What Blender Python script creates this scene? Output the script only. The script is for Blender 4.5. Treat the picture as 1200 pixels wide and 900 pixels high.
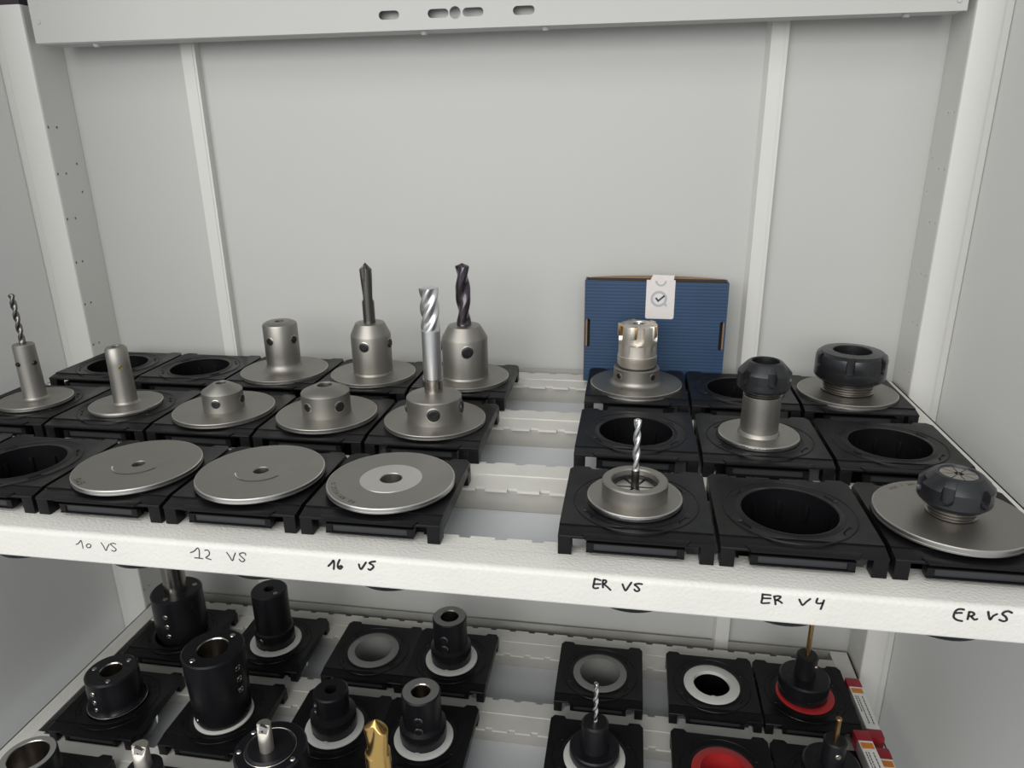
import bpy, bmesh, math, random
from mathutils import Vector, Matrix
from mathutils.geometry import tessellate_polygon

for o in list(bpy.data.objects):
    bpy.data.objects.remove(o)
random.seed(7)
PI = math.pi
scene = bpy.context.scene
C = scene.collection

# ------------------------------------------------------------------ camera
F_PX, YAW, PITCH, ROLL = 847.83, 0.16579, -0.32938, -0.01377
CAM = Vector((0.1279, -0.4409, 0.2630))
fw = Vector((-math.sin(YAW) * math.cos(PITCH), math.cos(YAW) * math.cos(PITCH), math.sin(PITCH)))
rt0 = Vector((math.cos(YAW), math.sin(YAW), 0))
up0 = rt0.cross(fw)
rt = math.cos(ROLL) * rt0 + math.sin(ROLL) * up0
up = -math.sin(ROLL) * rt0 + math.cos(ROLL) * up0
cd = bpy.data.cameras.new('camera')
cd.sensor_width = 36
cd.lens = F_PX / 1200 * 36
cd.clip_start = 0.01
cam = bpy.data.objects.new('camera', cd)
cam.matrix_world = Matrix(((rt.x, up.x, -fw.x, CAM.x), (rt.y, up.y, -fw.y, CAM.y), (rt.z, up.z, -fw.z, CAM.z), (0, 0, 0, 1)))
C.objects.link(cam)
scene.camera = cam

# ------------------------------------------------------------------ world, lights, exposure
w = bpy.data.worlds.new('room')
scene.world = w
w.use_nodes = True
w.node_tree.nodes['Background'].inputs[0].default_value = (0.93, 0.97, 1.0, 1)
w.node_tree.nodes['Background'].inputs[1].default_value = 0.56


def area(name, loc, target, sx, sy, power, col=(1, 1, 1)):
    l = bpy.data.lights.new(name, 'AREA')
    l.shape = 'RECTANGLE'
    l.size, l.size_y, l.energy, l.color = sx, sy, power, col
    o = bpy.data.objects.new(name, l)
    o.location = loc
    o.rotation_euler = (Vector(target) - Vector(loc)).to_track_quat('-Z', 'Y').to_euler()
    C.objects.link(o)
    return o


area('ceiling_panels', (-0.60, -1.25, 2.0), (0.0, 0.3, 0.1), 2.8, 1.6, 25, (1.0, 0.985, 0.95))
area('front_fill', (-0.45, -2.4, 0.85), (0.0, 0.35, -0.05), 2.8, 1.1, 47, (1.0, 0.99, 0.96))  # unseen broad fill light, added to lift the lower back and front faces
scene.view_settings.view_transform = 'Standard'
scene.view_settings.look = 'None'
scene.view_settings.gamma = 1
scene.view_settings.use_curve_mapping = False
scene.view_settings.exposure = 0.0


# ------------------------------------------------------------------ materials
def srgb(r, g, b):
    return tuple(((c / 255) / 12.92 if c / 255 <= 0.04045 else ((c / 255 + 0.055) / 1.055) ** 2.4) for c in (r, g, b))


def mat(name, col, rough=0.5, metal=0.0, bump=0.0, bscale=300, var=0.0, vscale=20, spec=0.5, rvar=0.0, coat=0.0, bdist=0.0004):
    m = bpy.data.materials.new(name)
    m.use_nodes = True
    nt = m.node_tree
    b = nt.nodes['Principled BSDF']
    b.inputs['Base Color'].default_value = (*col, 1)
    b.inputs['Roughness'].default_value = rough
    b.inputs['Metallic'].default_value = metal
    b.inputs['Specular IOR Level'].default_value = spec
    b.inputs['Coat Weight'].default_value = coat
    tc = nt.nodes.new('ShaderNodeTexCoord')
    if bump:
        n = nt.nodes.new('ShaderNodeTexNoise')
        n.inputs['Scale'].default_value = bscale
        n.inputs['Detail'].default_value = 3
        bm_ = nt.nodes.new('ShaderNodeBump')
        bm_.inputs['Strength'].default_value = bump
        bm_.inputs['Distance'].default_value = bdist
        nt.links.new(tc.outputs['Object'], n.inputs['Vector'])
        nt.links.new(n.outputs['Fac'], bm_.inputs['Height'])
        nt.links.new(bm_.outputs['Normal'], b.inputs['Normal'])
    if var or rvar:
        n2 = nt.nodes.new('ShaderNodeTexNoise')
        n2.inputs['Scale'].default_value = vscale
        n2.inputs['Detail'].default_value = 5
        nt.links.new(tc.outputs['Object'], n2.inputs['Vector'])
        if var:
            cr = nt.nodes.new('ShaderNodeMapRange')
            cr.inputs['From Min'].default_value = 0.3
            cr.inputs['From Max'].default_value = 0.7
            cr.inputs['To Min'].default_value = 1 - var
            cr.inputs['To Max'].default_value = 1 + var
            mx = nt.nodes.new('ShaderNodeVectorMath')
            mx.operation = 'SCALE'
            mx.inputs[0].default_value = col
            nt.links.new(n2.outputs['Fac'], cr.inputs['Value'])
            nt.links.new(cr.outputs['Result'], mx.inputs['Scale'])
            nt.links.new(mx.outputs['Vector'], b.inputs['Base Color'])
        if rvar:
            r2 = nt.nodes.new('ShaderNodeMapRange')
            r2.inputs['From Min'].default_value = 0.3
            r2.inputs['From Max'].default_value = 0.7
            r2.inputs['To Min'].default_value = rough - rvar
            r2.inputs['To Max'].default_value = rough + rvar
            nt.links.new(n2.outputs['Fac'], r2.inputs['Value'])
            nt.links.new(r2.outputs['Result'], b.inputs['Roughness'])
    return m


M = {}
M['wall'] = mat('grey_powder_coat', (0.50, 0.50, 0.485), 0.5, bump=0.12, bscale=420, var=0.015, vscale=3)
M['frame'] = mat('pale_grey_powder_coat', (0.65, 0.645, 0.62), 0.5, bump=0.10, bscale=420)
M['side'] = mat('side_lit_coat', (0.69, 0.695, 0.68), 0.5, bump=0.10, bscale=420)  # cabinet paint lightened in place of missing side light
M['shelf'] = mat('cream_powder_coat', (0.68, 0.665, 0.62), 0.45, bump=0.8, bscale=420, var=0.035, vscale=18, bdist=0.0007)
M['rail'] = mat('shaded_rail_paint', (0.41, 0.40, 0.365), 0.5, bump=0.12, bscale=500, var=0.04, vscale=30)  # rail paint darkened: shade on the flanges is put into the colour
M['strip_lit'] = mat('lit_strip_paint', (0.62, 0.605, 0.56), 0.5, bump=0.12, bscale=500, var=0.05, vscale=30)  # same rails, lighter colour stands in for light caught by the teeth
M['plastic'] = mat('black_plastic', (0.006, 0.006, 0.007), 0.34, bump=0.05, bscale=900, rvar=0.07, vscale=60, spec=0.20)
M['strip'] = mat('dark_grey_plastic', (0.030, 0.031, 0.034), 0.35, spec=0.4)
M['tray'] = mat('pale_grey_paint', (0.60, 0.61, 0.63), 0.45, bump=0.05, bscale=400)
M['steel'] = mat('satin_steel', (0.33, 0.315, 0.29), 0.46, 1.0, bump=0.03, bscale=1500, rvar=0.04, vscale=40)
M['ground'] = mat('ground_steel', (0.62, 0.60, 0.57), 0.30, 1.0, rvar=0.02, vscale=80)
M['rim'] = mat('turned_rim_steel', (0.50, 0.48, 0.45), 0.35, 1.0)
M['bright'] = mat('bright_steel', (0.80, 0.80, 0.80), 0.20, 1.0)
M['satin_bright'] = mat('satin_bright_steel', (0.68, 0.68, 0.69), 0.32, 1.0)
M['thread'] = mat('threaded_steel', (0.30, 0.28, 0.26), 0.30, 1.0)
M['drill_dark'] = mat('dark_tool_steel', (0.17, 0.16, 0.155), 0.30, 1.0)
M['shank_dark'] = mat('dull_steel', (0.42, 0.39, 0.36), 0.25, 1.0)
M['cutter'] = mat('nickel_steel', (0.72, 0.67, 0.60), 0.45, 1.0, bump=0.03, bscale=900)
M['blackened'] = mat('blackened_steel', (0.055, 0.056, 0.060), 0.30, 0.8, rvar=0.06, vscale=60)
M['oxide'] = mat('black_oxide', (0.011, 0.011, 0.013), 0.32, 0.2, rvar=0.06, vscale=50, spec=0.4)
M['black'] = mat('black_screw', (0.010, 0.010, 0.011), 0.35)
M['carbide'] = mat('coated_carbide', (0.10, 0.085, 0.10), 0.25, 0.9)
M['gold'] = mat('gold_coating', (0.72, 0.47, 0.16), 0.25, 1.0)
M['brass'] = mat('brass_coating', (0.50, 0.33, 0.15), 0.3, 1.0)
M['ring_white'] = mat('white_plastic', (0.62, 0.61, 0.58), 0.45)
M['ring_grey'] = mat('grey_plastic', (0.19, 0.19, 0.18), 0.5)
M['ring_red'] = mat('red_plastic', (0.36, 0.018, 0.020), 0.4)
M['card'] = mat('brown_cardboard', (0.27, 0.17, 0.10), 0.8)
M['inside'] = mat('shaded_box_inside', (0.03, 0.022, 0.016), 0.9)  # near-black colour stands in for the shade inside the box
M['ink'] = mat('black_marker', (0.010, 0.010, 0.013), 0.5)
M['ink_grey'] = mat('faded_marker', (0.045, 0.045, 0.05), 0.6)
M['engrave'] = mat('laser_mark', (0.030, 0.028, 0.026), 0.7)
M['label_grey'] = mat('grey_print', (0.42, 0.43, 0.45), 0.5)
M['label_dark'] = mat('dark_print', (0.03, 0.032, 0.04), 0.5)
M['orange'] = mat('orange_print', (0.62, 0.20, 0.02), 0.5)
M['tube'] = mat('clear_tube', (0.75, 0.74, 0.72), 0.25)
M['tube'].node_tree.nodes['Principled BSDF'].inputs['Transmission Weight'].default_value = 0.5
M['cap_red'] = mat('red_cap', (0.28, 0.012, 0.022), 0.35)
M['paper'] = mat('white_paper', (0.72, 0.71, 0.68), 0.6)
M['dark_trim'] = mat('dark_edge', (0.03, 0.024, 0.03), 0.7)
# blue corrugated board: colour constant, relief by horizontal flutes
m = mat('blue_corrugated_board', srgb(36, 64, 95), 0.55, var=0.10, vscale=18)
nt = m.node_tree
wv = nt.nodes.new('ShaderNodeTexWave')
wv.bands_direction = 'Z'
wv.inputs['Scale'].default_value = 82
wv.inputs['Distortion'].default_value = 0.6
tcn = nt.nodes.new('ShaderNodeTexCoord')
bmp = nt.nodes.new('ShaderNodeBump')
bmp.inputs['Strength'].default_value = 0.18
bmp.inputs['Distance'].default_value = 0.0006
nt.links.new(tcn.outputs['Object'], wv.inputs['Vector'])
nt.links.new(wv.outputs['Fac'], bmp.inputs['Height'])
nt.links.new(bmp.outputs['Normal'], nt.nodes['Principled BSDF'].inputs['Normal'])
M['board'] = m
# seal sticker: silvery white with a faint pinkish wavy print
m = mat('seal_paper', (0.72, 0.70, 0.69), 0.4)
nt = m.node_tree
wv = nt.nodes.new('ShaderNodeTexWave')
wv.bands_direction = 'Z'
wv.inputs['Scale'].default_value = 48
wv.inputs['Distortion'].default_value = 14
wv.inputs['Detail Scale'].default_value = 40
tcn = nt.nodes.new('ShaderNodeTexCoord')
rmp = nt.nodes.new('ShaderNodeValToRGB')
rmp.color_ramp.elements[0].color = (0.62, 0.51, 0.48, 1)
rmp.color_ramp.elements[1].color = (0.76, 0.75, 0.74, 1)
rmp.color_ramp.elements[0].position = 0.1
rmp.color_ramp.elements[1].position = 0.45
nt.links.new(tcn.outputs['Object'], wv.inputs['Vector'])
nt.links.new(wv.outputs['Fac'], rmp.inputs['Fac'])
nt.links.new(rmp.outputs['Color'], nt.nodes['Principled BSDF'].inputs['Base Color'])
M['seal'] = m


# ------------------------------------------------------------------ mesh helpers
class MB:
    def __init__(self):
        self.v, self.f = [], []

    def add(self, verts, faces):
        n = len(self.v)
        self.v += [tuple(p) for p in verts]
        self.f += [tuple(i + n for i in f) for f in faces]
        return self

    def box(self, x0, x1, y0, y1, z0, z1):
        v = [(x, y, z) for x in (x0, x1) for y in (y0, y1) for z in (z0, z1)]
        return self.add(v, [(0, 1, 3, 2), (4, 6, 7, 5), (0, 4, 5, 1), (2, 3, 7, 6), (0, 2, 6, 4), (1, 5, 7, 3)])

    def lathe(self, prof, seg=48, closed=False, axis=None, center=(0, 0, 0)):
        """prof: list of (r, z); closed joins last to first."""
        verts, faces, rows = [], [], []
        for r, z in prof:
            if r < 1e-7:
                rows.append([len(verts)])
                verts.append((0, 0, z))
            else:
                rows.append(list(range(len(verts), len(verts) + seg)))
                verts += [(r * math.cos(2 * PI * i / seg), r * math.sin(2 * PI * i / seg), z) for i in range(seg)]
        pairs = list(zip(rows, rows[1:])) + ([(rows[-1], rows[0])] if closed else [])
        for a, b in pairs:
            if len(a) == 1 and len(b) == 1:
                continue
            for i in range(seg):
                j = (i + 1) % seg
                if len(a) == 1:
                    faces.append((a[0], b[i], b[j]))
                elif len(b) == 1:
                    faces.append((a[i], a[j], b[0]))
                else:
                    faces.append((a[i], a[j], b[j], b[i]))
        if axis is not None:
            q = Vector((0, 0, 1)).rotation_difference(Vector(axis))
            verts = [tuple(q @ Vector(p)) for p in verts]
        verts = [(p[0] + center[0], p[1] + center[1], p[2] + center[2]) for p in verts]
        return self.add(verts, faces)

    def plate(self, outer, holes, d0, d1, tf):
        """flat plate with holes, outline in 2-D; tf(a, b, d) -> xyz."""
        loops = [outer] + list(holes)
        tris = tessellate_polygon([[Vector((a, b, 0)) for a, b in l] for l in loops])
        flat = [p for l in loops for p in l]
        n = len(flat)
        verts = [tf(a, b, d0) for a, b in flat] + [tf(a, b, d1) for a, b in flat]
        faces = [tuple(t) for t in tris] + [tuple(i + n for i in reversed(t)) for t in tris]
        k = 0
        for l in loops:
            for i in range(len(l)):
                a, b = k + i, k + (i + 1) % len(l)
                faces.append((a, b, b + n, a + n))
            k += len(l)
        return self.add(verts, faces)

    def extrude_x(self, prof, x0, x1):
        """closed (y, z) profile swept along x."""
        n = len(prof)
        verts = [(x0, y, z) for y, z in prof] + [(x1, y, z) for y, z in prof]
        faces = [(i, (i + 1) % n, (i + 1) % n + n, i + n) for i in range(n)]
        tr = tessellate_polygon([[Vector((y, z, 0)) for y, z in prof]])
        faces += [tuple(t) for t in tr] + [tuple(i + n for i in reversed(t)) for t in tr]
        return self.add(verts, faces)

    def sections(self, rings, cap0=True, cap1=True):
        n = len(rings[0])
        verts = [p for r in rings for p in r]
        faces = []
        for k in range(len(rings) - 1):
            for i in range(n):
                j = (i + 1) % n
                faces.append((k * n + i, k * n + j, (k + 1) * n + j, (k + 1) * n + i))
        if cap0:
            faces.append(tuple(range(n)))
        if cap1:
            faces.append(tuple((len(rings) - 1) * n + i for i in range(n)))
        return self.add(verts, faces)

    def mesh(self, name, m, angle=35, bevel=0.0):
        me = bpy.data.meshes.new(name)
        me.from_pydata(self.v, [], self.f)
        b = bmesh.new()
        b.from_mesh(me)
        if bevel:
            bmesh.ops.remove_doubles(b, verts=b.verts, dist=1e-7)
            es = [e for e in b.edges if len(e.link_faces) == 2 and e.calc_face_angle(0) > math.radians(40)]
            bmesh.ops.bevel(b, geom=es, offset=bevel, segments=2, profile=0.6, affect='EDGES', clamp_overlap=True)
        bmesh.ops.recalc_face_normals(b, faces=b.faces)
        b.to_mesh(me)
        b.free()
        for p in me.polygons:
            p.use_smooth = True
        me.set_sharp_from_angle(angle=math.radians(angle))
        me.materials.append(m)
        return me


def link(name, me, parent=None, loc=None, rz=None):
    o = bpy.data.objects.new(name, me)
    C.objects.link(o)
    if loc is not None:
        o.location = loc
    if rz is not None:
        o.rotation_euler = (0, 0, rz)
    if parent is not None:
        o.parent = parent
    return o


def part(name, mb, m, parent, angle=35, bevel=0.0, loc=None, rz=None):
    return link(name, mb.mesh(name, m, angle, bevel), parent, loc, rz)


def tag(o, label, cat, group=None):
    o['label'] = label
    o['category'] = cat
    if group:
        o['group'] = group
    return o


def thing(name, label, cat, loc, group=None, rz=0):
    o = bpy.data.objects.new(name, None)
    o.empty_display_size = 0.02
    C.objects.link(o)
    o.location = loc
    o.rotation_euler = (0, 0, rz)
    return tag(o, label, cat, group)


def struct(name, mb, m, angle=35, bevel=0.0, parent=None, label=None):
    o = part(name, mb, m, parent, angle, bevel)
    if parent is None:
        o['kind'] = 'structure'
    if label:
        o['label'] = label
    return o


def circ(cx, cy, r, n=32, a0=0.0):
    return [(cx + r * math.cos(a0 + 2 * PI * i / n), cy + r * math.sin(a0 + 2 * PI * i / n)) for i in range(n)]


def slot(cx, cy, w_, h_, n=8):
    r = h_ / 2
    d = w_ / 2 - r
    return [(cx + d + r * math.cos(-PI / 2 + PI * i / n), cy + r * math.sin(-PI / 2 + PI * i / n)) for i in range(n + 1)] + \
           [(cx - d + r * math.cos(PI / 2 + PI * i / n), cy + r * math.sin(PI / 2 + PI * i / n)) for i in range(n + 1)]


XY = lambda a, b, d: (a, b, d)
XZ = lambda a, b, d: (a, d, b)
YZ = lambda a, b, d: (d, a, b)

# ------------------------------------------------------------------ cabinet shell (the setting)
XL, XR, YB, YP = -0.571, 0.438, 0.4317, 0.376
WL, WR = -0.6185, 0.4735
ZT, ZB, YFR = 0.80, -1.05, -0.02
struct('wall_back', MB().box(WL - 0.002, WR + 0.002, YB, YB + 0.003, ZB, ZT), M['wall'], label='light grey painted sheet metal back of the cabinet')
struct('wall_left', MB().box(WL - 0.003, WL, YFR, YB, ZB, ZT), M['side'], label='light grey painted left side panel of the cabinet')
struct('wall_right', MB().box(WR, WR + 0.003, YFR, YB, ZB, ZT), M['side'], label='light grey painted right side panel of the cabinet')
struct('floor', MB().box(WL, WR, YFR, YB, ZB - 0.003, ZB), M['wall'], label='painted bottom plate of the cabinet')
struct('ceiling', MB().box(WL - 0.003, WR + 0.003, YFR, YB + 0.003, ZT, ZT + 0.003), M['wall'], label='painted top plate of the cabinet')


def post(name, xi, xo, sgn, holes, ztop, label):
    """folded corner post: perforated inner web and a stepped front flange; sgn +1 = inner face looks to +x."""
    mb = MB()
    t = 0.0015
    mb.plate([(YP + 0.003, ZB + 0.001), (YB - 0.0005, ZB + 0.001), (YB - 0.0005, ztop), (YP + 0.003, ztop)],
             [circ(y, z, 0.0017, 8) for y, z in holes], xi, xi - sgn * t, YZ)
    # front flange: rounded to the web, small step near the wall
    W = abs(xo - xi)
    sec = [(0.0, 0.003), (0.0007, 0.0009), (0.003, 0.0), (W * 0.66, 0.0), (W * 0.74, 0.0022), (W * 0.80, 0.004), (W - 0.002, 0.0045), (W - 0.0005, 0.006), (W - 0.0005, 0.02)]
    inn = [(a + (0.0012 if a < 0.001 else 0), b + 0.0014) for a, b in sec[::-1][1:]]
    inn[0] = (sec[-1][0] - 0.0012, sec[-1][1])
    loop = sec + inn
    n = len(loop)
    vv = [(xi - sgn * a, YP + b, z) for z in (ZB + 0.001, ztop) for a, b in loop]
    ff = [(i, (i + 1) % n, (i + 1) % n + n, i + n) for i in range(n)]
    mb.add(vv, ff)
    return struct(name, mb, M['frame'], 50, label=label)


hl = []
for k in range(-9, 6):
    z = 0.0094 + 0.0543 * k
    hl += [(0.3783 if k < 3 else 0.3810, z), (0.3925 if k < 3 else 0.3955, z)]
hl = [(max(y, 0.3815), z) for y, z in hl]
hl += [(0.4165, 0.2030), (0.4165, 0.2376), (0.4165, -0.19), (0.4165, -0.225)]
hr = []
for k in range(-9, 6):
    z = 0.0078 + 0.0543 * k
    hr += [(0.3862, z), (0.4005, z)]
hr += [(0.4235, 0.2354), (0.4225, 0.2009)]
post('trim_1', XL, WL, 1, hl, 0.4130, 'light grey perforated corner post at the left side panel')
post('trim_2', XR, WR, -1, hr, ZT - 0.001, 'light grey perforated corner post at the right side panel')
struct('trim_3', MB().box(WL, XL, YP, YB, 0.4135, 0.429), M['dark_trim'], label='dark edge on top of the left corner post')


def stiffener(name, x0, x1, label):
    mb = MB()
    d = 0.010
    mb.add([(x0 - 0.004, YB, ZB), (x0, YB - d, ZB), (x1, YB - d, ZB), (x1, YB, ZB), (x0 - 0.004, YB, ZT), (x0, YB - d, ZT), (x1, YB - d, ZT), (x1, YB, ZT)],
           [(0, 1, 5, 4), (1, 2, 6, 5), (2, 3, 7, 6), (4, 5, 6, 7), (0, 3, 2, 1)])
    mb.box(x1 - 0.0042, x1 - 0.0032, YB - d - 0.0006, YB - d, ZB, ZT)
    struct(name, mb, M['frame'], 30, label=label)


stiffener('trim_4', -0.4085, -0.3905, 'vertical raised stiffening strip on the back, left one')
stiffener('trim_5', 0.2625, 0.2800, 'vertical raised stiffening strip on the back, right one')

# rear cross beam with slots, resting between the posts
beam = thing('cross_beam', 'grey painted cross beam with four slots and a round hole, top of the picture', 'beam', (-0.066, YP, 0.371))
mb = MB()
bz0, bz1 = 0.3715, 0.455
hs = [slot(-0.1345, 0.3858, 0.0225, 0.0085), slot(-0.0812, 0.3856, 0.0225, 0.0085), circ(-0.0631, 0.3857, 0.0060, 20), slot(-0.0440, 0.3856, 0.0220, 0.0085), slot(0.0090, 0.3852, 0.0225, 0.0085)]
sh = lambda a, b, d: (a + 0.066, d, b - 0.371)
mb.plate([(XL + 0.0128, bz0), (XR - 0.0085, bz0 - 0.002), (XR - 0.0085, bz1), (XL + 0.0128, bz1)], hs, -0.0020, 0.0, sh)
part('front_plate', mb, M['wall'], beam)
mb = MB()
mb.plate([(XL + 0.0128, 0.0004), (XR - 0.0085, 0.0004), (XR - 0.0085, 0.030), (XL + 0.0128, 0.030)], [], 0.0, 0.0015, lambda a, b, d: (a + 0.066, b, d - 0.0005))
part('bottom_flange', mb, M['wall'], beam)
mb = MB()
mb.plate([(XL + 0.0128, bz0 + .002), (XR - 0.0085, bz0 + .002), (XR - 0.0085, bz1), (XL + 0.0128, bz1)], [], 0.0115, 0.0130, sh)
part('back_plate', mb, M['wall'], beam)
for px in (-0.549, 0.4215):
    part('bolt', MB().lathe([(0, 0.0012), (0.002, 0.001), (0.0028, 0.0)], 12, axis=(0, -1, 0), center=(px + 0.066, -0.002, 0.0225 if px < 0 else 0.0075)), M['wall'], beam)
for px in (-0.49, -0.10, 0.03, 0.38):
    part('bolt', MB().lathe([(0, -0.004), (0.003, -0.0035), (0.0042, 0.0)], 12, center=(px + 0.066, 0.009, -0.0005)), M['wall'], beam)

# ------------------------------------------------------------------ shelves
RC = [0.0520, 0.1889, 0.3236]           # hole centre lines, upper shelf
LC = [0.0495, 0.1815, 0.3140]           # hole centre lines, lower shelf
ZS = -0.0147                            # rail top, upper
ZL = -0.3997                            # rail top, lower
ZD = -0.3847                             # tile zero height, lower
COL = dict(Z=-0.4932, A=-0.3832, B=-0.2732, C=-0.1632, D=-0.0532, E=0.1381, F=0.2481, G=0.3581)
LX = dict(a=-0.4685, b=-0.3285, c=-0.1900, d=-0.0835, e=0.1093, f=0.2465, g=0.3560)


def comb(x0, x1, y0, y1, front=True, back=True, off=0.0, pitch=0.0272, wd=0.0085, dp=0.0028):
    pts = []
    xs = []
    x = x0 + 0.010 + off
    while x + wd < x1 - 0.006:
        xs.append(x)
        x += pitch
    pts.append((x0, y0))
    if front:
        for x in xs:
            pts += [(x, y0), (x, y0 + dp), (x + wd, y0 + dp), (x + wd, y0)]
    pts += [(x1, y0), (x1, y1)]
    if back:
        for x in xs[::-1]:
            pts += [(x + wd, y1), (x + wd, y1 - dp), (x, y1 - dp), (x, y1)]
    pts.append((x0, y1))
    return pts


STROKES = {
    '10 V5': (0.00042, [[(-0.2776, -0.0241), (-0.2754, -0.0231), (-0.2727, -0.0203), (-0.2723, -0.0233), (-0.2724, -0.027)], [(-0.2675, -0.023), (-0.2691, -0.0245), (-0.2682, -0.0261), (-0.2662, -0.0257), (-0.265, -0.0239), (-0.266, -0.0228), (-0.2675, -0.023)], [(-0.2558, -0.0209), (-0.2545, -0.0237), (-0.2532, -0.0273), (-0.2514, -0.0244), (-0.2493, -0.0216)], [(-0.2438, -0.021), (-0.2453, -0.0204), (-0.2481, -0.0213), (-0.2464, -0.0233), (-0.2445, -0.0251), (-0.2449, -0.0266), (-0.2468, -0.0274), (-0.2483, -0.0267)]]),
    '12 V5': (0.00048, [[(-0.1832, -0.023), (-0.18, -0.0214), (-0.1767, -0.0185), (-0.1759, -0.0213), (-0.1768, -0.0266)], [(-0.1805, -0.0271), (-0.1773, -0.0271), (-0.1742, -0.0273)], [(-0.1713, -0.02), (-0.1689, -0.0197), (-0.1679, -0.022), (-0.1691, -0.0243), (-0.1715, -0.0261), (-0.1696, -0.027), (-0.1676, -0.0275)], [(-0.1541, -0.0203), (-0.1525, -0.023), (-0.1506, -0.0269), (-0.1488, -0.0232), (-0.1473, -0.0202)], [(-0.1394, -0.0212), (-0.1396, -0.0198), (-0.1415, -0.0195), (-0.1442, -0.0209), (-0.1425, -0.0234), (-0.1407, -0.0253), (-0.1422, -0.0269), (-0.1439, -0.0267), (-0.145, -0.0252)]]),
    '16 V5': (0.00078, [[(-0.0765, -0.0246), (-0.0742, -0.0222), (-0.0721, -0.0196), (-0.072, -0.0229), (-0.0727, -0.0268)], [(-0.0675, -0.0188), (-0.0691, -0.0222), (-0.0694, -0.025), (-0.068, -0.0262), (-0.0661, -0.0245), (-0.0669, -0.0236), (-0.069, -0.0249)], [(-0.0534, -0.0211), (-0.053, -0.0237), (-0.052, -0.0249), (-0.0501, -0.0223), (-0.048, -0.0191)], [(-0.0412, -0.0177), (-0.0441, -0.0184), (-0.0455, -0.0196), (-0.0433, -0.0208), (-0.0428, -0.0225), (-0.0453, -0.0249), (-0.0467, -0.0244)]]),
    'ER V5': (0.00070, [[(0.1122, -0.0171), (0.1117, -0.0205), (0.1113, -0.0239), (0.1127, -0.0246), (0.1146, -0.0241)], [(0.1122, -0.0174), (0.1141, -0.0175), (0.116, -0.018)], [(0.1117, -0.0214), (0.114, -0.0212), (0.116, -0.021)], [(0.1177, -0.0177), (0.1175, -0.0206), (0.1178, -0.0235)], [(0.1177, -0.0178), (0.1194, -0.0178), (0.1198, -0.0191), (0.1185, -0.0205), (0.1179, -0.021)], [(0.1185, -0.021), (0.1206, -0.0227), (0.1228, -0.0249)], [(0.1306, -0.0197), (0.1315, -0.0221), (0.1328, -0.0244), (0.1345, -0.0214), (0.1363, -0.0179)], [(0.1433, -0.0184), (0.1411, -0.0183), (0.1385, -0.0192), (0.1404, -0.0208), (0.1418, -0.0229), (0.1408, -0.0241), (0.1395, -0.0241), (0.1385, -0.023)]]),
    'ER V4': (0.00068, [[(0.22, -0.0185), (0.2201, -0.0221), (0.22, -0.0251), (0.2224, -0.0251), (0.2248, -0.0247)], [(0.22, -0.0187), (0.2226, -0.0187), (0.225, -0.0188)], [(0.2201, -0.0214), (0.2225, -0.0214), (0.2252, -0.0212)], [(0.2272, -0.0195), (0.2281, -0.0223), (0.2287, -0.0254)], [(0.2272, -0.0195), (0.2294, -0.019), (0.2312, -0.0193), (0.2305, -0.0208), (0.2285, -0.0225)], [(0.2289, -0.022), (0.2309, -0.0227), (0.2325, -0.024)], [(0.2428, -0.0202), (0.2439, -0.0224), (0.2453, -0.0242), (0.2473, -0.0215), (0.2493, -0.0192)], [(0.2537, -0.0185), (0.2533, -0.0214), (0.2551, -0.022), (0.2574, -0.0213)], [(0.2577, -0.0194), (0.2572, -0.0227), (0.2565, -0.0261)]]),
    'ER V5 b': (0.00072, [[(0.3397, -0.0178), (0.3371, -0.0177), (0.3352, -0.0194), (0.3348, -0.0235), (0.337, -0.0256), (0.3401, -0.0262)], [(0.3358, -0.0208), (0.3372, -0.0204), (0.3389, -0.0203)], [(0.343, -0.0191), (0.343, -0.0219), (0.343, -0.0245)], [(0.343, -0.0191), (0.3451, -0.0193), (0.3461, -0.0208), (0.3445, -0.022), (0.3434, -0.0221)], [(0.3445, -0.022), (0.3467, -0.0243), (0.3483, -0.0238)], [(0.3536, -0.018), (0.3544, -0.0207), (0.3557, -0.0234), (0.3568, -0.0207), (0.3587, -0.0191)], [(0.3668, -0.0173), (0.3648, -0.0164), (0.3628, -0.017), (0.3617, -0.0187), (0.3638, -0.0204), (0.3649, -0.0226), (0.3633, -0.0238), (0.3608, -0.023)]]),
}


def smooth_line(pts, n=5):
    """Catmull-Rom through the points."""
    if len(pts) < 3:
        return pts
    out = []
    P = [pts[0]] + list(pts) + [pts[-1]]
    for i in range(1, len(P) - 2):
        p0, p1, p2, p3 = P[i - 1], P[i], P[i + 1], P[i + 2]
        for k in range(n):
            t = k / n
            out.append(tuple(0.5 * (2 * p1[d] + (p2[d] - p0[d]) * t + (2 * p0[d] - 5 * p1[d] + 4 * p2[d] - p3[d]) * t * t + (3 * p1[d] - p0[d] - 3 * p2[d] + p3[d]) * t ** 3) for d in (0, 1)))
    out.append(pts[-1])
    return out


def pen(mb, pts, r, yf, th=0.00012):
    """flat marker stroke on the plane y = yf (facing -y): ribbon with round ends."""
    pts = smooth_line(pts)
    n = len(pts)
    L, R_ = [], []
    for i, (x, z) in enumerate(pts):
        a = pts[max(i - 1, 0)]
        b = pts[min(i + 1, n - 1)]
        d = Vector((b[0] - a[0], b[1] - a[1]))
        d = d.normalized() if d.length > 1e-9 else Vector((1, 0))
        L.append((x - d.y * r, z + d.x * r))
        R_.append((x + d.y * r, z - d.x * r))
    for i in range(n - 1):
        q = [L[i], L[i + 1], R_[i + 1], R_[i]]
        mb.add([(x, yf - th, z) for x, z in q], [(0, 1, 2, 3)])
    for x, z in (pts[0], pts[-1]):
        mb.add([(x + r * math.cos(2 * PI * k / 10), yf - th * 0.9, z + r * math.sin(2 * PI * k / 10)) for k in range(10)], [tuple(range(10))])


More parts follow.
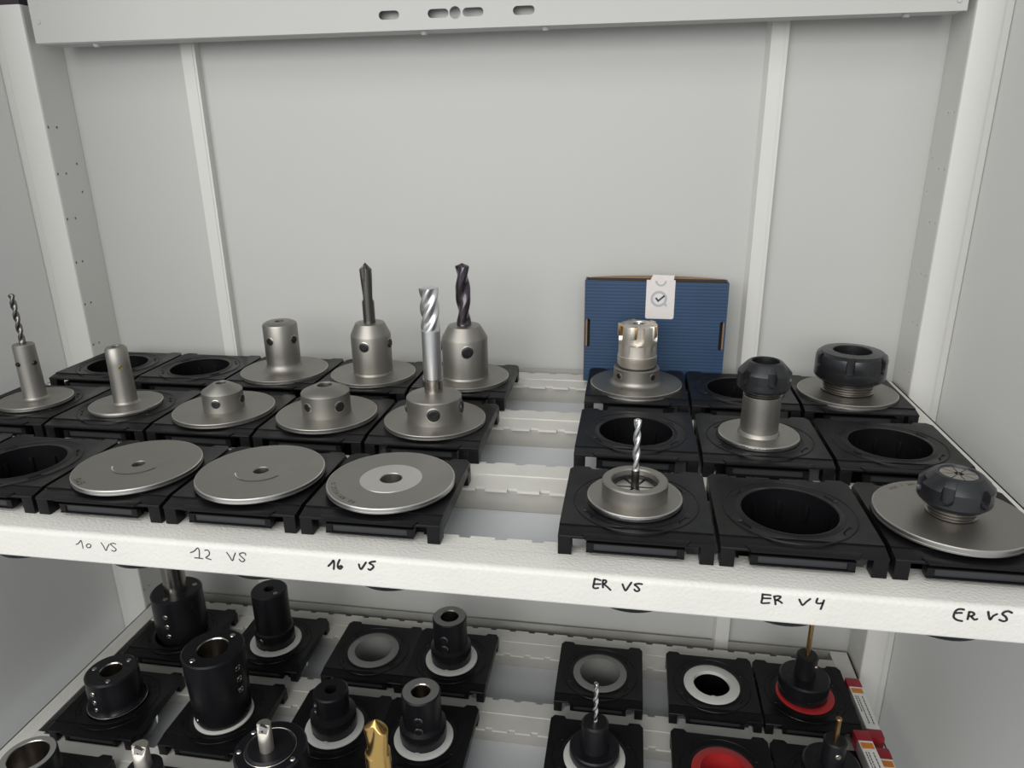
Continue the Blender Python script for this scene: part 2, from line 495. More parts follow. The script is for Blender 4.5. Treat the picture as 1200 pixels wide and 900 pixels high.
def shelf(label, zt, centres, yfront, texts, cols):
    s = thing('shelf_frame', label, 'shelf', (-0.066, 0.2, zt))
    sx = lambda x: x + 0.066
    yo = -0.2
    # front rail: rounded nose, toothed rear edge
    r = 0.0042
    prof = [(yfront + 0.022, 0.0), (yfront + r, 0.0)]
    prof += [(yfront + r - r * math.sin(a), -r + r * math.cos(a)) for a in [PI / 2 * k / 6 for k in range(1, 7)]]
    prof += [(yfront, -0.0235), (yfront + 0.0008, -0.0243), (yfront + 0.014, -0.0243), (yfront + 0.014, -0.0228), (yfront + 0.0016, -0.0228), (yfront + 0.0016, -0.0045), (yfront + 0.0045, -0.0016), (yfront + 0.022, -0.0016)]
    mb = MB().extrude_x([(y + yo, z) for y, z in prof], sx(XL + 0.0005), sx(XR - 0.0018))
    mb.plate([(sx(a), b + yo) for a, b in comb(XL + 0.0005, XR - 0.0018, yfront + 0.0219, centres[0] - 0.0365, False, True)], [], -0.0016, 0.0, XY)
    fr = part('front_rail', mb, M['shelf'], s, 40)
    for k, (wd, lines) in texts.items():
        mb = MB()
        for l in lines:
            pen(mb, [(sx(x), z - zt) for x, z in l], wd, yfront + yo)
        o = part('marker_writing', mb, M['ink_grey'] if k in ('10 V5', '12 V5') else M['ink'], fr)
        o['label'] = 'handwritten black marker text ' + k[:5]
    # side rails
    for x0, x1 in ((XL + 0.0005, XL + 0.0225), (XR - 0.0255, XR - 0.0018)):
        mb = MB().box(sx(x0), sx(x1), yfront + 0.024 + yo, 0.424 + yo, -0.0018, -0.0002)
        xa = x0 if x0 < 0 else x1 - 0.0016
        mb.box(sx(xa), sx(xa + 0.0016), yfront + 0.024 + yo, 0.424 + yo, -0.026, -0.0002)
        part('side_rail', mb, M['shelf'], s, 40)
    for k, c in enumerate(centres):
        y0, dz = c + 0.041, -0.0002 - (0.0012 * k if zt > -0.1 else 0)
        xa, xb = XL + 0.0228, XR - 0.0258
        y1 = min(y0 + 0.0500, 0.4225)
        mb = MB()
        # front flange: upright, then folded back
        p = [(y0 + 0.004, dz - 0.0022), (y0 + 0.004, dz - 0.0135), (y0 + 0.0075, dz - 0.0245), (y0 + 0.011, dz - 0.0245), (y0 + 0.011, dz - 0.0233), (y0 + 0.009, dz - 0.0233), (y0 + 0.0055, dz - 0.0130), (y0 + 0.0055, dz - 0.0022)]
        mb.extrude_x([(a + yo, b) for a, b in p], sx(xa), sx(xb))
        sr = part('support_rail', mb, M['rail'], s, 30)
        mb = MB().plate([(sx(a), b + yo) for a, b in comb(xa, xb, y0, y0 + 0.0265, True, False, dp=0.0036)], [], dz - 0.0034, dz - 0.0010, XY)
        part('toothed_strip', mb, M['strip_lit'], sr)
        mb = MB().plate([(sx(a), b + yo) for a, b in comb(xa, xb, y0 + 0.0262, y1, False, True)], [], dz - 0.0013, dz + 0.0001, XY)
        part('toothed_strip', mb, M['strip_lit'], sr)
    holes = [circ(sx(x), c + yo, 0.0375, 28) for c, xs in zip(centres, cols) for x in xs]
    if zt < -0.1:
        holes += [circ(sx(x), 0.078 + yo, 0.0185, 24) for x in (-0.0085, 0.0330)]
    mb = MB().plate([(sx(XL + 0.0024), yfront + 0.003 + yo), (sx(XR - 0.0038), yfront + 0.003 + yo), (sx(XR - 0.0038), 0.4228 + yo), (sx(XL + 0.0024), 0.4228 + yo)], holes, -0.0262, -0.0250, XY)
    part('perforated_tray', mb, M['tray'], s)
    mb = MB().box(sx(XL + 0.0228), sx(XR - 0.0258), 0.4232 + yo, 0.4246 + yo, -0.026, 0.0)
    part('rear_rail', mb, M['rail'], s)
    return s


shelf('cream steel shelf frame with handwritten marker notes on its front', ZS, RC, -0.0226, STROKES, [[COL[c] for c in r] for r in ('ZABCDEFG', 'ZABCDEFG', 'ZABCDEFG')])
shelf('cream steel shelf frame below, carrying the black tool holders', ZL, LC, -0.0250, {}, [[LX[c] for c in 'abcdefg']] * 3)

# ------------------------------------------------------------------ socket tiles
HW = 0.0532
TM = {}


def tile_meshes():
    P_ = M['plastic']
    # top plate with round hole, recessed centre of the rear edge, sloping front strip
    out = [(-HW, -0.040), (HW, -0.040), (HW, 0.050), (HW - 0.004, 0.0555), (0.038, 0.0555), (0.035, 0.0515), (-0.035, 0.0515), (-0.038, 0.0555), (-HW + 0.004, 0.0555), (-HW, 0.050)]
    mb = MB().plate(out, [circ(0, 0, 0.0345, 48)], 0.0010, 0.0032, XY)
    mb.add([(-HW, -0.040, 0.0026), (HW, -0.040, 0.0026), (HW, -0.0515, 0.0004), (-HW, -0.0515, 0.0004), (-HW, -0.040, 0.0002), (HW, -0.040, 0.0002), (HW, -0.052, -0.0014), (-HW, -0.052, -0.0014), (HW, -0.052, -0.0002), (-HW, -0.052, -0.0002)],
           [(0, 1, 2, 3), (3, 2, 8, 9), (9, 8, 6, 7), (7, 6, 5, 4), (0, 4, 5, 1), (0, 3, 9, 7, 4), (1, 5, 6, 8, 2)])
    # centre tab over the label slot
    mb.add([(-0.037, -0.049, 0.0018), (0.037, -0.049, 0.0018), (0.034, -0.0550, 0.0012), (-0.034, -0.0550, 0.0012), (-0.037, -0.049, 0.0002), (0.037, -0.049, 0.0002), (0.034, -0.0550, -0.0002), (-0.034, -0.0550, -0.0002)],
           [(0, 1, 2, 3), (4, 7, 6, 5), (3, 2, 6, 7), (0, 3, 7, 4), (1, 5, 6, 2), (0, 4, 5, 1)])
    TM['top_plate'] = mb.mesh('top_plate', P_, 30, 0.0004)
    # rim: raised collar and a thin outer ring
    mb = MB().lathe([(0.0337, 0.0), (0.0337, 0.0036), (0.0342, 0.0039), (0.0352, 0.0039), (0.0362, 0.0034), (0.0380, 0.0034), (0.0384, 0.0030)], 64)
    mb.lathe([(0.0452, 0.0030), (0.0456, 0.0037), (0.0462, 0.0037), (0.0466, 0.0030)], 64)
    for a in (35, 145, 215, 325):
        a = math.radians(a)
        ring = []
        for k in range(9):
            t = a + (k - 4) * 0.035
            rr = 0.0405 + (0.002 if k in (0, 8) else 0)
            ring.append((rr * math.cos(t), rr * math.sin(t)))
        for k in range(8):
            (xa, ya), (xb, yb) = ring[k], ring[k + 1]
            d = Vector((xb - xa, yb - ya)).normalized() * 0.0004
            mb.add([(xa - d.y, ya + d.x, 0.0031), (xb - d.y, yb + d.x, 0.0031), (xb, yb, 0.0039), (xa, ya, 0.0039), (xa + d.y, ya - d.x, 0.0031), (xb + d.y, yb - d.x, 0.0031)], [(0, 1, 2, 3), (3, 2, 5, 4)])
    TM['rim'] = mb.mesh('rim', P_, 40)
    mb = MB().lathe([(0.0337, 0.0005), (0.0337, -0.066), (0.032, -0.0695), (0, -0.0695), (0, -0.0715), (0.0335, -0.0715), (0.0352, -0.0690), (0.0352, 0.0005)], 48, closed=False)
    TM['cup'] = mb.mesh('cup', P_, 40)
    TM['clip'] = MB().box(0.0318, 0.0336, -0.0016, 0.0016, -0.020, -0.006).mesh('clip', P_, 40, 0.0005)
    TM['leg_front'] = MB().box(-0.0048, 0.0048, -0.0052, 0.0060, -0.0147, -0.0012).mesh('leg', P_, 40, 0.0006)
    TM['leg_rear'] = MB().box(-0.0030, 0.0030, -0.0060, 0.0050, -0.0147, 0.0008).mesh('leg', P_, 40, 0.0006)
    # side skirt tapering to the rear
    mb = MB()
    p = [(-0.0415, 0.0012), (0.049, 0.0012), (0.049, -0.0040), (0.020, -0.0062), (-0.0415, -0.0095)]
    mb.add([(x, y, z) for x in (-0.0010, 0.0010) for y, z in p], [(0, 1, 2, 3, 4), (9, 8, 7, 6, 5)] + [(i, (i + 1) % 5, (i + 1) % 5 + 5, i + 5) for i in range(5)])
    TM['side_skirt'] = mb.mesh('side_skirt', P_, 30)
    # label slot at the front: ledge, sunk strip, end cheeks
    mb = MB().box(-0.0335, 0.0335, -0.0560, -0.0455, -0.0066, -0.0058)
    mb.box(-0.0335, 0.0335, -0.0510, -0.0480, -0.0130, -0.0060)
    mb.box(-0.0335, 0.0335, -0.0560, -0.0500, -0.0136, -0.0126)
    mb.box(-0.0335, -0.0285, -0.0555, -0.0480, -0.0132, -0.0060)
    mb.box(0.0285, 0.0335, -0.0555, -0.0480, -0.0132, -0.0060)
    mb.v = [(x, y + 0.0040, z + 0.0018) for x, y, z in mb.v]
    TM['label_slot'] = mb.mesh('label_slot', P_, 30, 0.0003)
    mb = MB().box(-0.0285, 0.0285, -0.0545, -0.0515, -0.0124, -0.0068)
    mb.v = [(x, y + 0.0040, z + 0.0018) for x, y, z in mb.v]
    TM['slot_strip'] = mb.mesh('slot_strip', M['strip'], 30, 0.0003)


tile_meshes()
TILES = []


def tile(cx, cy, z0, label, clips=False, ring=None, group=None):
    t = thing('tool_socket', label, 'tool socket', (cx, cy, z0 - 0.0147 + 0.0147), group)
    for n in ('top_plate', 'rim', 'cup', 'label_slot'):
        link(n, TM[n], t)
    sl = t.children[-1]
    link('slot_strip', TM['slot_strip'], sl)
    for sx in (-1, 1):
        link('leg', TM['leg_front'], t, (sx * (HW - 0.0048), -0.0466, 0))
        link('leg', TM['leg_rear'], t, (sx * (HW - 0.0030), 0.0480, 0))
        link('side_skirt', TM['side_skirt'], t, (sx * (HW - 0.0010), 0, 0))
    if clips:
        for a in (20, 55, 90, 125, 160):
            link('clip', TM['clip'], t, (0, 0, 0), math.radians(a))
    if ring:
        m, ri = ring
        mb = MB().lathe([(ri - 0.0004, 0.0010), (ri - 0.0002, 0.0045), (ri, 0.0056), (0.0325, 0.0056), (0.0336, 0.0048), (0.0336, -0.002)], 64)
        if m != 'ring_grey':
            mb.box(-0.0022, 0.0022, -ri - 0.0035, -ri + 0.0005, 0.0052, 0.0062)
        o = part('reducing_ring', mb, M[m], t, 40)
        o['label'] = {'ring_white': 'white plastic ring in the socket', 'ring_grey': 'grey plastic ring in the socket', 'ring_red': 'red plastic ring in the socket'}[m]
        if m != 'ring_white':
            part('ring_liner', MB().lathe([(ri - 0.0004, 0.0050), (ri - 0.004, -0.038), (0, -0.039)], 48), M[m], t, 40)
    TILES.append(t)
    return t


UP = 'black plastic tool socket '
UPPER = [
    ('Z', 0, 'almost wholly cut off by the left picture edge, front row', True),
    ('A', 0, 'empty, front row, beside the leftmost flat disc', True),
    ('B', 0, 'under the leftmost flat steel disc, front row', False),
    ('C', 0, 'under the middle one of three flat discs', False),
    ('D', 0, 'under the disc with the pale centre ring', False),
    ('E', 0, 'under the collar holder with a thin drill, front row', False),
    ('F', 0, 'empty, right above the ER V4 note', True),
    ('G', 0, 'under the wide disc with nut, right front corner', False),
    ('Z', 1, 'under the drill shaft at the left picture edge', False),
    ('A', 1, 'under the slim plain steel pin holder', False),
    ('B', 1, 'under the smaller chamfered collar, middle row', False),
    ('C', 1, 'under the wider chamfered collar without a tool', False),
    ('D', 1, 'under the holder with the shiny end mill', False),
    ('E', 1, 'empty, middle row behind the thin shiny drill', True),
    ('F', 1, 'under the tall holder with a black nut, middle row', False),
    ('G', 1, 'empty, middle row by the right shelf rail', True),
    ('Z', 2, 'empty, back row, last one in the left corner', True),
    ('A', 2, 'empty, back row, second from the left corner', True),
    ('B', 2, 'under the plain steel post in the back row', False),
    ('C', 2, 'under the holder with the pointed spotting drill', False),
    ('D', 2, 'under the holder with the dark twist drill', False),
    ('E', 2, 'under the milling cutter in front of the blue box', False),
    ('F', 2, 'empty, back row between milling cutter and big nut', True),
    ('G', 2, 'under the big black nut in the right back corner', False),
]
for c, r, lab, cl in UPPER:
    tile(COL[c], RC[r], 0.0, UP + lab, cl)

LOWER = [
    ('a', 2, 'under the steel shank cylinder, lower shelf back corner', None),
    ('b', 2, 'with white ring under the slim black pin, lower shelf', ('ring_white', 0.0255)),
    ('c', 2, 'with empty grey ring left of the lower centre gap', ('ring_grey', 0.0245)),
    ('d', 2, 'under the back row hollow holder, lower shelf', ('ring_white', 0.0255)),
    ('e', 2, 'with empty grey ring behind the small lower drill', ('ring_grey', 0.0250)),
    ('f', 2, 'on the lower shelf with an empty white ring', ('ring_white', 0.0220)),
    ('g', 2, 'with red ring under the long brass pin holder', ('ring_red', 0.0255)),
    ('a', 1, 'on the lower shelf under the short wide black cylinder', None),
    ('b', 1, 'with white ring under the tall wide cylinder', ('ring_white', 0.0260)),
    ('c', 1, 'with white ring, behind the golden drill tip', ('ring_white', 0.0255)),
    ('d', 1, 'under the second row hollow holder, lower shelf', ('ring_white', 0.0255)),
    ('e', 1, 'with white ring under the small drill, lower shelf', ('ring_white', 0.0255)),
    ('f', 1, 'on the lower shelf with an empty red ring', ('ring_red', 0.0240)),
    ('g', 1, 'beside the red capped tubes, second row, lower shelf', ('ring_red', 0.0255)),
    ('a', 0, 'in the bottom left corner of the picture', None),
    ('b', 0, 'under the small insert cutter, bottom picture edge', None),
    ('c', 0, 'under the boring bar holder, bottom picture edge', None),
    ('d', 0, 'under the golden drill, bottom picture edge', None),
]
for c, r, lab, rg in LOWER:
    tile(LX[c], LC[r], ZD, UP + lab, False, rg)


# ------------------------------------------------------------------ tool parts
def screw(parent, R, deg, z, r, m='black', seat=True, proud=0.0002):
    a = math.radians(deg)
    ax = (math.cos(a), math.sin(a), 0)
    ctr = ((R + proud) * ax[0], (R + proud) * ax[1], z)
    mb = MB().lathe([(0, 0.0002), (r * 0.40, 0.0002), (r * 0.44, 0.0007), (r * 0.80, 0.0008), (r, 0.0002), (r, -0.004)], 18, axis=ax, center=ctr)
    o = part('set_screw', mb, M[m], parent, 40)
    o['label'] = 'dark socket set screw'
    if seat:
        sg = r * r / (2 * R)
        mb = MB()
        n = 24
        vs = []
        for rr, dp in ((r * 1.0, 0.00025), (r * 1.16, 0.00008)):
            for k in range(n):
                t = 2 * PI * k / n
                tx, tz = rr * math.cos(t), rr * math.sin(t)
                rad = math.sqrt(max(R * R - tx * tx, 0)) + dp
                vs.append((rad * ax[0] - tx * ax[1], rad * ax[1] + tx * ax[0], z + tz))
        mb.add(vs, [(k, (k + 1) % n, (k + 1) % n + n, k + n) for k in range(n)])
        part('screw_seat', mb, M['ground'], o, 60)
    return o


def flange_prof(R, zt, hole=None, th=0.0045, taper=0.0325):
    ch = 0.0005
    p = []
    if hole:
        p += [(0, zt - 0.022), (hole, zt - 0.022), (hole, zt - 0.0006), (hole + 0.0006, zt)]
    else:
        p += [(0, zt)]
    p += [(R - ch, zt), (R, zt - ch), (R, zt - th + ch), (R - ch, zt - th), (taper, zt - th), (taper - 0.003, zt - th - 0.025), (taper - 0.006, -0.052), (0, -0.052)]
    return p


def flange(parent, R, zt, hole=None, th=0.0045, m='steel', taper=0.0325, rim=False):
    o = part('flange', MB().lathe(flange_prof(R, zt, hole, th, taper), 96), M[m], parent, 30)
    e = 0.00012
    prof = [(R - 0.0008, zt + e * 0.3), (R - 0.0005, zt + e * 0.5), (R + e, zt - 0.0005), (R + e, zt - th * 0.55), (R - 0.0001, zt - th * 0.6), (R + e, zt - th * 0.65), (R + e, zt - th + 0.0005)]
    part('flange_rim', MB().lathe(prof, 96), M['ground'] if rim else M['rim'], o, 25)
    return o


def fillet(R, z0, r, n=6):
    """profile going down from the wall (R, z0+r) to the plate (R+r, z0)."""
    return [(R + r - r * math.cos(PI / 2 * k / n), z0 + r - r * math.sin(PI / 2 * k / n)) for k in range(n + 1)]


def notched(mb, prof, not_k, phase, half, depth, zlo, zhi, uround=True):
    """lathe whose outer wall has U-shaped notches; prof rows (r, z) from bottom up."""
    rows = []
    zs = [z for _, z in prof]

    def rad(z):
        for (ra, za), (rb, zb) in zip(prof, prof[1:]):
            if za <= z <= zb + 1e-9 and zb > za:
                return ra + (rb - ra) * (z - za) / (zb - za)
        return prof[-1][0]
    Rm = max(r for r, _ in prof)
    levels = sorted(set([z for z in zs] + [zlo - 0.0004, zlo, zlo + half * Rm * 0.25, zlo + half * Rm * 0.6, zlo + half * Rm] + ([zhi] if zhi < zs[-1] else [])))
    pitch = 2 * PI / not_k
    for z in levels:
        r = rad(z)
        ins = zlo <= z <= zhi + 1e-9
        if ins:
            q = (z - zlo) / (half * Rm)
            h = half * (math.sqrt(max(0.0, 1 - (1 - min(q, 1)) ** 2)) if uround else 1)
            h = max(h, half * 0.12)
        else:
            h = half
        row = []
        e = 0.012
        for k in range(not_k):
            c0 = phase + k * pitch
            offs = [(-h - e, 0), (-h, 1), (-h * 0.5, 1), (0, 1), (h * 0.5, 1), (h, 1), (h + e, 0)]
            rest = pitch - 2 * (h + e)
            offs += [(h + e + rest * t, 0) for t in (0.17, 0.33, 0.5, 0.67, 0.83)]
            for o, nn in offs:
                rr = min(r, Rm - depth) if (nn and ins) else r
                row.append((rr * math.cos(c0 + o), rr * math.sin(c0 + o), z))
        rows.append(row)
    mb.sections(rows, False, False)
    return mb


def nut(parent, name, prof, hole, zt, phase, nk=6, half=0.13, depth=0.0022, zlo=0, zhi=0, drop=0.010, m='blackened', label=None):
    mb = MB()
    notched(mb, prof, nk, math.radians(phase), half, depth, zlo, zhi)
    rt_, zb = prof[-1][0], prof[0][1]
    mb.lathe([(rt_, prof[-1][1]), (hole + 0.0008, zt), (hole, zt - 0.0008), (hole * 0.95, zt - drop), (0, zt - drop)], 72)
    mb.lathe([(prof[0][0], zb), (0.004, zb)], 72)
    o = part(name, mb, M[m], parent, 30)
    if label:
        o['label'] = label
    return o


def thread(parent, R, z0, z1, n, m='thread', Rin=None):
    prof = [(0, z1)]
    h = (z1 - z0) / n
    prof.append((R - 0.0014, z1))
    for k in range(n):
        z = z1 - k * h
        prof += [(R, z - h * 0.35), (R, z - h * 0.55), (R - 0.0014, z - h * 0.97)]
    prof.append((R - 0.0004, z0))
    return part('thread', MB().lathe(prof, 64), M[m], parent, 25)


def collet(parent, R, rin, z, n=8, m='shank_dark', h=0.010, gap=0.0006, label=None):
    mb = MB()
    for k in range(n):
        a0, a1 = 2 * PI * k / n, 2 * PI * (k + 1) / n
        pts = []
        for rr, rev in ((R, False), (rin, True)):
            g = gap / rr
            aa = [a0 + g + (a1 - a0 - 2 * g) * t / 5 for t in range(6)]
            if rev:
                aa = aa[::-1]
            pts += [(rr * math.cos(a), rr * math.sin(a)) for a in aa]
        mb.plate(pts, [], z - h, z, XY)
    o = part('collet', mb, M[m], parent, 30)
    if label:
        o['label'] = label
    return o


def fluted(name_mat, R, z0, z1, zf, flutes, lead, depth, wid, tip, n=56, step=0.0008, fade=0.006, hand=1, phase=0.0, tipflat=0.0):
    """round shank from z0, fluted above zf, tip length tip (0 = flat end)."""
    mb = MB()
    zs = [z0]
    if zf > z0 + 1e-6:
        zs.append(zf - 1e-4)
    z = zf
    while z < z1 - 1e-5:
        zs.append(z)
        z += step
    zs.append(z1)
    rings = []
    for z in zs:
        tw = hand * 2 * PI * (z - zf) / lead + phase
        f = 0.0 if z <= zf else min(1.0, (z - zf) / fade)
        f = math.sqrt(f)
        lim = 1.0
        if tip and z > z1 - tip:
            lim = max((z1 - z) / tip, tipflat)
        ring = []
        for i in range(n):
            t = 2 * PI * i / n
            u = ((t - tw) * flutes / (2 * PI)) % 1.0
            d = abs(u - 0.5) / wid
            g = (0.5 + 0.5 * math.cos(PI * d)) ** 0.8 if d < 1 else 0.0
            if u > 0.5 and d < 1:
                g = g ** 0.7
            r = R * (1 - depth * g * f)
            r = min(r, R * lim) if lim < 1 else r
            ring.append((r * math.cos(t), r * math.sin(t), z))
        rings.append(ring)
    mb.sections(rings, True, True)
    return mb


def hold(c, r, label, name='tool_holder', cat='tool holder', dx=0.0, dy=0.0, group=None):
    return thing(name, label, cat, (COL[c] + dx, RC[r] + dy, 0), group)


def ring_text(parent, text, R, z, size, a_mid, m, inward=False):
    """engraved letters along a circle, tops outward, read clockwise from above."""
    cu = bpy.data.curves.new('text', 'FONT')
    cu.size = size
    mb = MB()
    adv = size * 0.66 / R
    n = len(text)
    for i, ch in enumerate(text):
        if ch == ' ':
            continue
        cu.body = ch
        to = bpy.data.objects.new('tmp_text', cu)
        C.objects.link(to)
        dg = bpy.context.evaluated_depsgraph_get()
        me = bpy.data.meshes.new_from_object(to.evaluated_get(dg))
        a = math.radians(a_mid) - (i - (n - 1) / 2) * adv
        ux, uy = math.cos(a), math.sin(a)
        tx, ty = math.sin(a), -math.cos(a)
        wch = max((v.co.x for v in me.vertices), default=0) / 2
        mb.add([((R + v.co.y) * ux + (v.co.x - wch) * tx, (R + v.co.y) * uy + (v.co.x - wch) * ty, z) for v in me.vertices], [tuple(p.vertices) for p in me.polygons])
        bpy.data.objects.remove(to)
        bpy.data.meshes.remove(me)
    bpy.data.curves.remove(cu)
    o = part('engraving', mb, m, parent)
    o['label'] = 'small dark laser engraved lettering'
    return o


def scribe(parent, R, z, a0, a1, m):
    """thin turned line on a disc face."""
    mb = MB()
    n = 40
    vs = []
    for rr, zz in ((R - 0.0005, z), (R + 0.0005, z + 0.0004)):
        vs += [(rr * math.cos(math.radians(a0 + (a1 - a0) * k / n)), rr * math.sin(math.radians(a0 + (a1 - a0) * k / n)), zz) for k in range(n + 1)]
    mb.add(vs, [(k, k + 1, k + n + 2, k + n + 1) for k in range(n)])
    return part('turned_line', mb, m, parent)


RB = 0.0500     # big flange radius
RS = 0.0350     # small flange radius
# --- front row, left block: three flat discs
t = hold('B', 0, 'leftmost flat grey steel disc with a small bore, over the 10 V5 note', cat='tool holder', dx=0.001)
f = flange(t, RB, 0.0085, 0.0052, rim=True)
scribe(f, 0.0195, 0.0086, -156, -14, M['bright'])
ring_text(f, 'EMS', 0.0425, 0.00858, 0.0075, -125, M['engrave'])
t = hold('C', 0, 'middle flat grey steel disc with a small bore, between two other discs', dx=0.001)
f = flange(t, RB + 0.0005, 0.0095, 0.0060, rim=True)
scribe(f, 0.0195, 0.0096, -156, -20, M['bright'])
t = hold('D', 0, 'flat grey steel disc with a pale ring around its bore', dx=0.001)
f = flange(t, RB, 0.0095, 0.0085, rim=True)
part('face_ring', MB().lathe([(0.0086, 0.0093), (0.0092, 0.0098), (0.0243, 0.0098), (0.0247, 0.0094)], 72), M['ground'], t, 20)['label'] = 'pale ground ring around the bore'
part('bore_sleeve', MB().lathe([(0.0085, 0.0092), (0.0083, -0.010), (0, -0.0105)], 40), M['ground'], t, 40)
ring_text(f, '90.AM195SZ.0', 0.0425, 0.00958, 0.0052, -135, M['engrave'])
# --- E0 small collet chuck with drill
t = hold('E', 0, 'short steel collet chuck gripping a thin shiny drill, front row', dx=-0.001)
flange(t, RS, 0.0088, None, 0.0040)
part('flange_edge', MB().lathe([(RS + 0.00005, 0.0080), (RS + 0.0002, 0.0075), (RS + 0.0002, 0.0058), (RS + 0.00005, 0.0053)], 72), M['bright'], t)
part('collar', MB().lathe([(0, 0.0130), (0.0165, 0.0130), (0.0172, 0.0205), (0.0180, 0.0215), (0.0232, 0.0215), (0.0243, 0.0205), (0.0245, 0.0108), (0.0243, 0.0088)], 72), M['steel'], t, 30)
part('bore_ring', MB().lathe([(0.0150, 0.0135), (0.0152, 0.0165), (0.0168, 0.0168)], 48), M['blackened'], t)
collet(t, 0.0148, 0.0036, 0.0150, 6, 'ground', 0.006, 0.0012, 'pale slotted collet jaws')
d = thing('drill_bit', 'thin shiny twist drill standing in the collar chuck above ER V5', 'drill bit', (COL['E'] - 0.001, RC[0], 0))
part('shank', MB().lathe([(0, 0.0290), (0.0030, 0.0290), (0.0030, 0.0130), (0, 0.0130)], 24), M['drill_dark'], d)
part('flutes', fluted('', 0.00275, 0.0290, 0.0700, 0.0292, 2, 0.026, 0.50, 0.36, 0.0014), M['satin_bright'], d, 40)
# --- G0 wide disc, black collet nut
t = hold('G', 0, 'wide grey steel disc holder with a notched black collet nut, right front corner', dx=-0.0026)
f = flange(t, RB, 0.0100, None, 0.0052)
thread(t, 0.0163, 0.0100, 0.0215, 5)
nut(t, 'clamping_nut', [(0.0203, 0.0190), (0.0228, 0.0215), (0.0234, 0.0225), (0.0234, 0.0332), (0.0230, 0.0338), (0.0165, 0.0398), (0.0150, 0.0408)], 0.0118, 0.0412, -124, 6, 0.17, 0.0034, 0.0245, 0.0362, 0.003, label='notched black collet nut')
collet(t, 0.0116, 0.0028, 0.0402, 8, 'shank_dark', 0.004, 0.0003, 'slotted grey collet face')
ring_text(f, 'HSK 7 AM', 0.0425, 0.01008, 0.0044, 118, M['engrave'])
# --- Z1 shaft with drill
t = hold('Z', 1, 'slim steel shaft holder with three set screws at the left picture edge', dx=0.004)
flange(t, RS, 0.0080, None, 0.0040)
part('shaft', MB().lathe([(0, 0.0672), (0.0092, 0.0672), (0.0102, 0.0662), (0.0104, 0.05)] + fillet(0.0110, 0.0080, 0.003), 56), M['steel'], t)
for a in (-97, -12, 170):
    screw(t, 0.0104, a, 0.0478, 0.0024, seat=False, proud=0.0010)
d = thing('drill_bit', 'thin dark twist drill in the slim shaft at the left picture edge', 'drill bit', (COL['Z'] + 0.004, RC[1], 0))
part('flutes', fluted('', 0.0031, 0.0640, 0.1200, 0.0690, 2, 0.024, 0.5, 0.36, 0.0018), M['drill_dark'], d, 40)
# --- A1 pin holder
t = hold('A', 1, 'slim plain steel shaft holder with one small brassy screw')
flange(t, RS, 0.0080, None, 0.0040)
part('flange_edge', MB().lathe([(RS + 0.00005, 0.0073), (RS + 0.0002, 0.0069), (RS + 0.0002, 0.0050), (RS + 0.00005, 0.0045)], 72), M['ground'], t)
part('shaft', MB().lathe([(0, 0.055), (0.0040, 0.055), (0.0042, 0.0672), (0.0048, 0.0678), (0.0088, 0.0676), (0.0103, 0.0655), (0.0105, 0.05)] + fillet(0.0114, 0.0080, 0.003), 56), M['steel'], t)
screw(t, 0.0106, -45, 0.0480, 0.0021, 'brass', False, 0.0003)
# --- B1, C1 collars
t = hold('B', 1, 'steel disc holder with a small chamfered collar, left of the two collars')
flange(t, RB - 0.001, 0.0078)
part('collar', MB().lathe([(0, 0.020), (0.0050, 0.020), (0.0050, 0.0332), (0.0056, 0.0338), (0.0080, 0.0338), (0.0190, 0.0268), (0.0197, 0.0258), (0.0200, 0.0078)], 64), M['steel'], t, 30)
screw(t, 0.0199, -80, 0.0175, 0.0042)
screw(t, 0.0199, 3, 0.0175, 0.0042, proud=0.0006)
screw(t, 0.0199, 172, 0.0185, 0.0038, proud=0.0006)
t = hold('C', 1, 'steel disc holder with a wider chamfered collar, two screws and no tool')
flange(t, RB - 0.0012, 0.0082)
part('collar', MB().lathe([(0, 0.020), (0.0072, 0.020), (0.0072, 0.0358), (0.0078, 0.0364), (0.0100, 0.0364), (0.0225, 0.0305), (0.0234, 0.0294), (0.0236, 0.0082)], 64), M['steel'], t, 30)
screw(t, 0.0235, -115, 0.0195, 0.0042)
screw(t, 0.0235, -34, 0.0190, 0.0050)
# --- D1 holder with end mill
t = hold('D', 1, 'steel disc holder with a low wide collar clamping the shiny end mill')
flange(t, RB - 0.0014, 0.0078)
part('collar', MB().lathe([(0, 0.0342), (0.0100, 0.0342), (0.0255, 0.0306), (0.0264, 0.0296), (0.0266, 0.0078)], 72), M['steel'], t, 30)
screw(t, 0.0265, -77, 0.0195, 0.0062)
screw(t, 0.0265, 2, 0.0195, 0.0060, proud=0.0006)
screw(t, 0.0265, -176, 0.0185, 0.0060, proud=0.0006)
d = thing('end_mill', 'shiny four flute end mill standing in the low collar holder', 'end mill', (COL['D'], RC[1], 0))
part('shank_base', MB().lathe([(0, 0.0330), (0.0088, 0.0330), (0.0088, 0.0462), (0.0083, 0.0466), (0.0083, 0.0478)], 48), M['shank_dark'], d)
part('shank', MB().lathe([(0.0083, 0.0476), (0.0089, 0.0480), (0.0089, 0.0940)], 48), M['satin_bright'], d)
part('flutes', fluted('', 0.0089, 0.0938, 0.1340, 0.0942, 4, 0.072, 0.30, 0.42, 0.0, step=0.0007, fade=0.008), M['satin_bright'], d, 35)
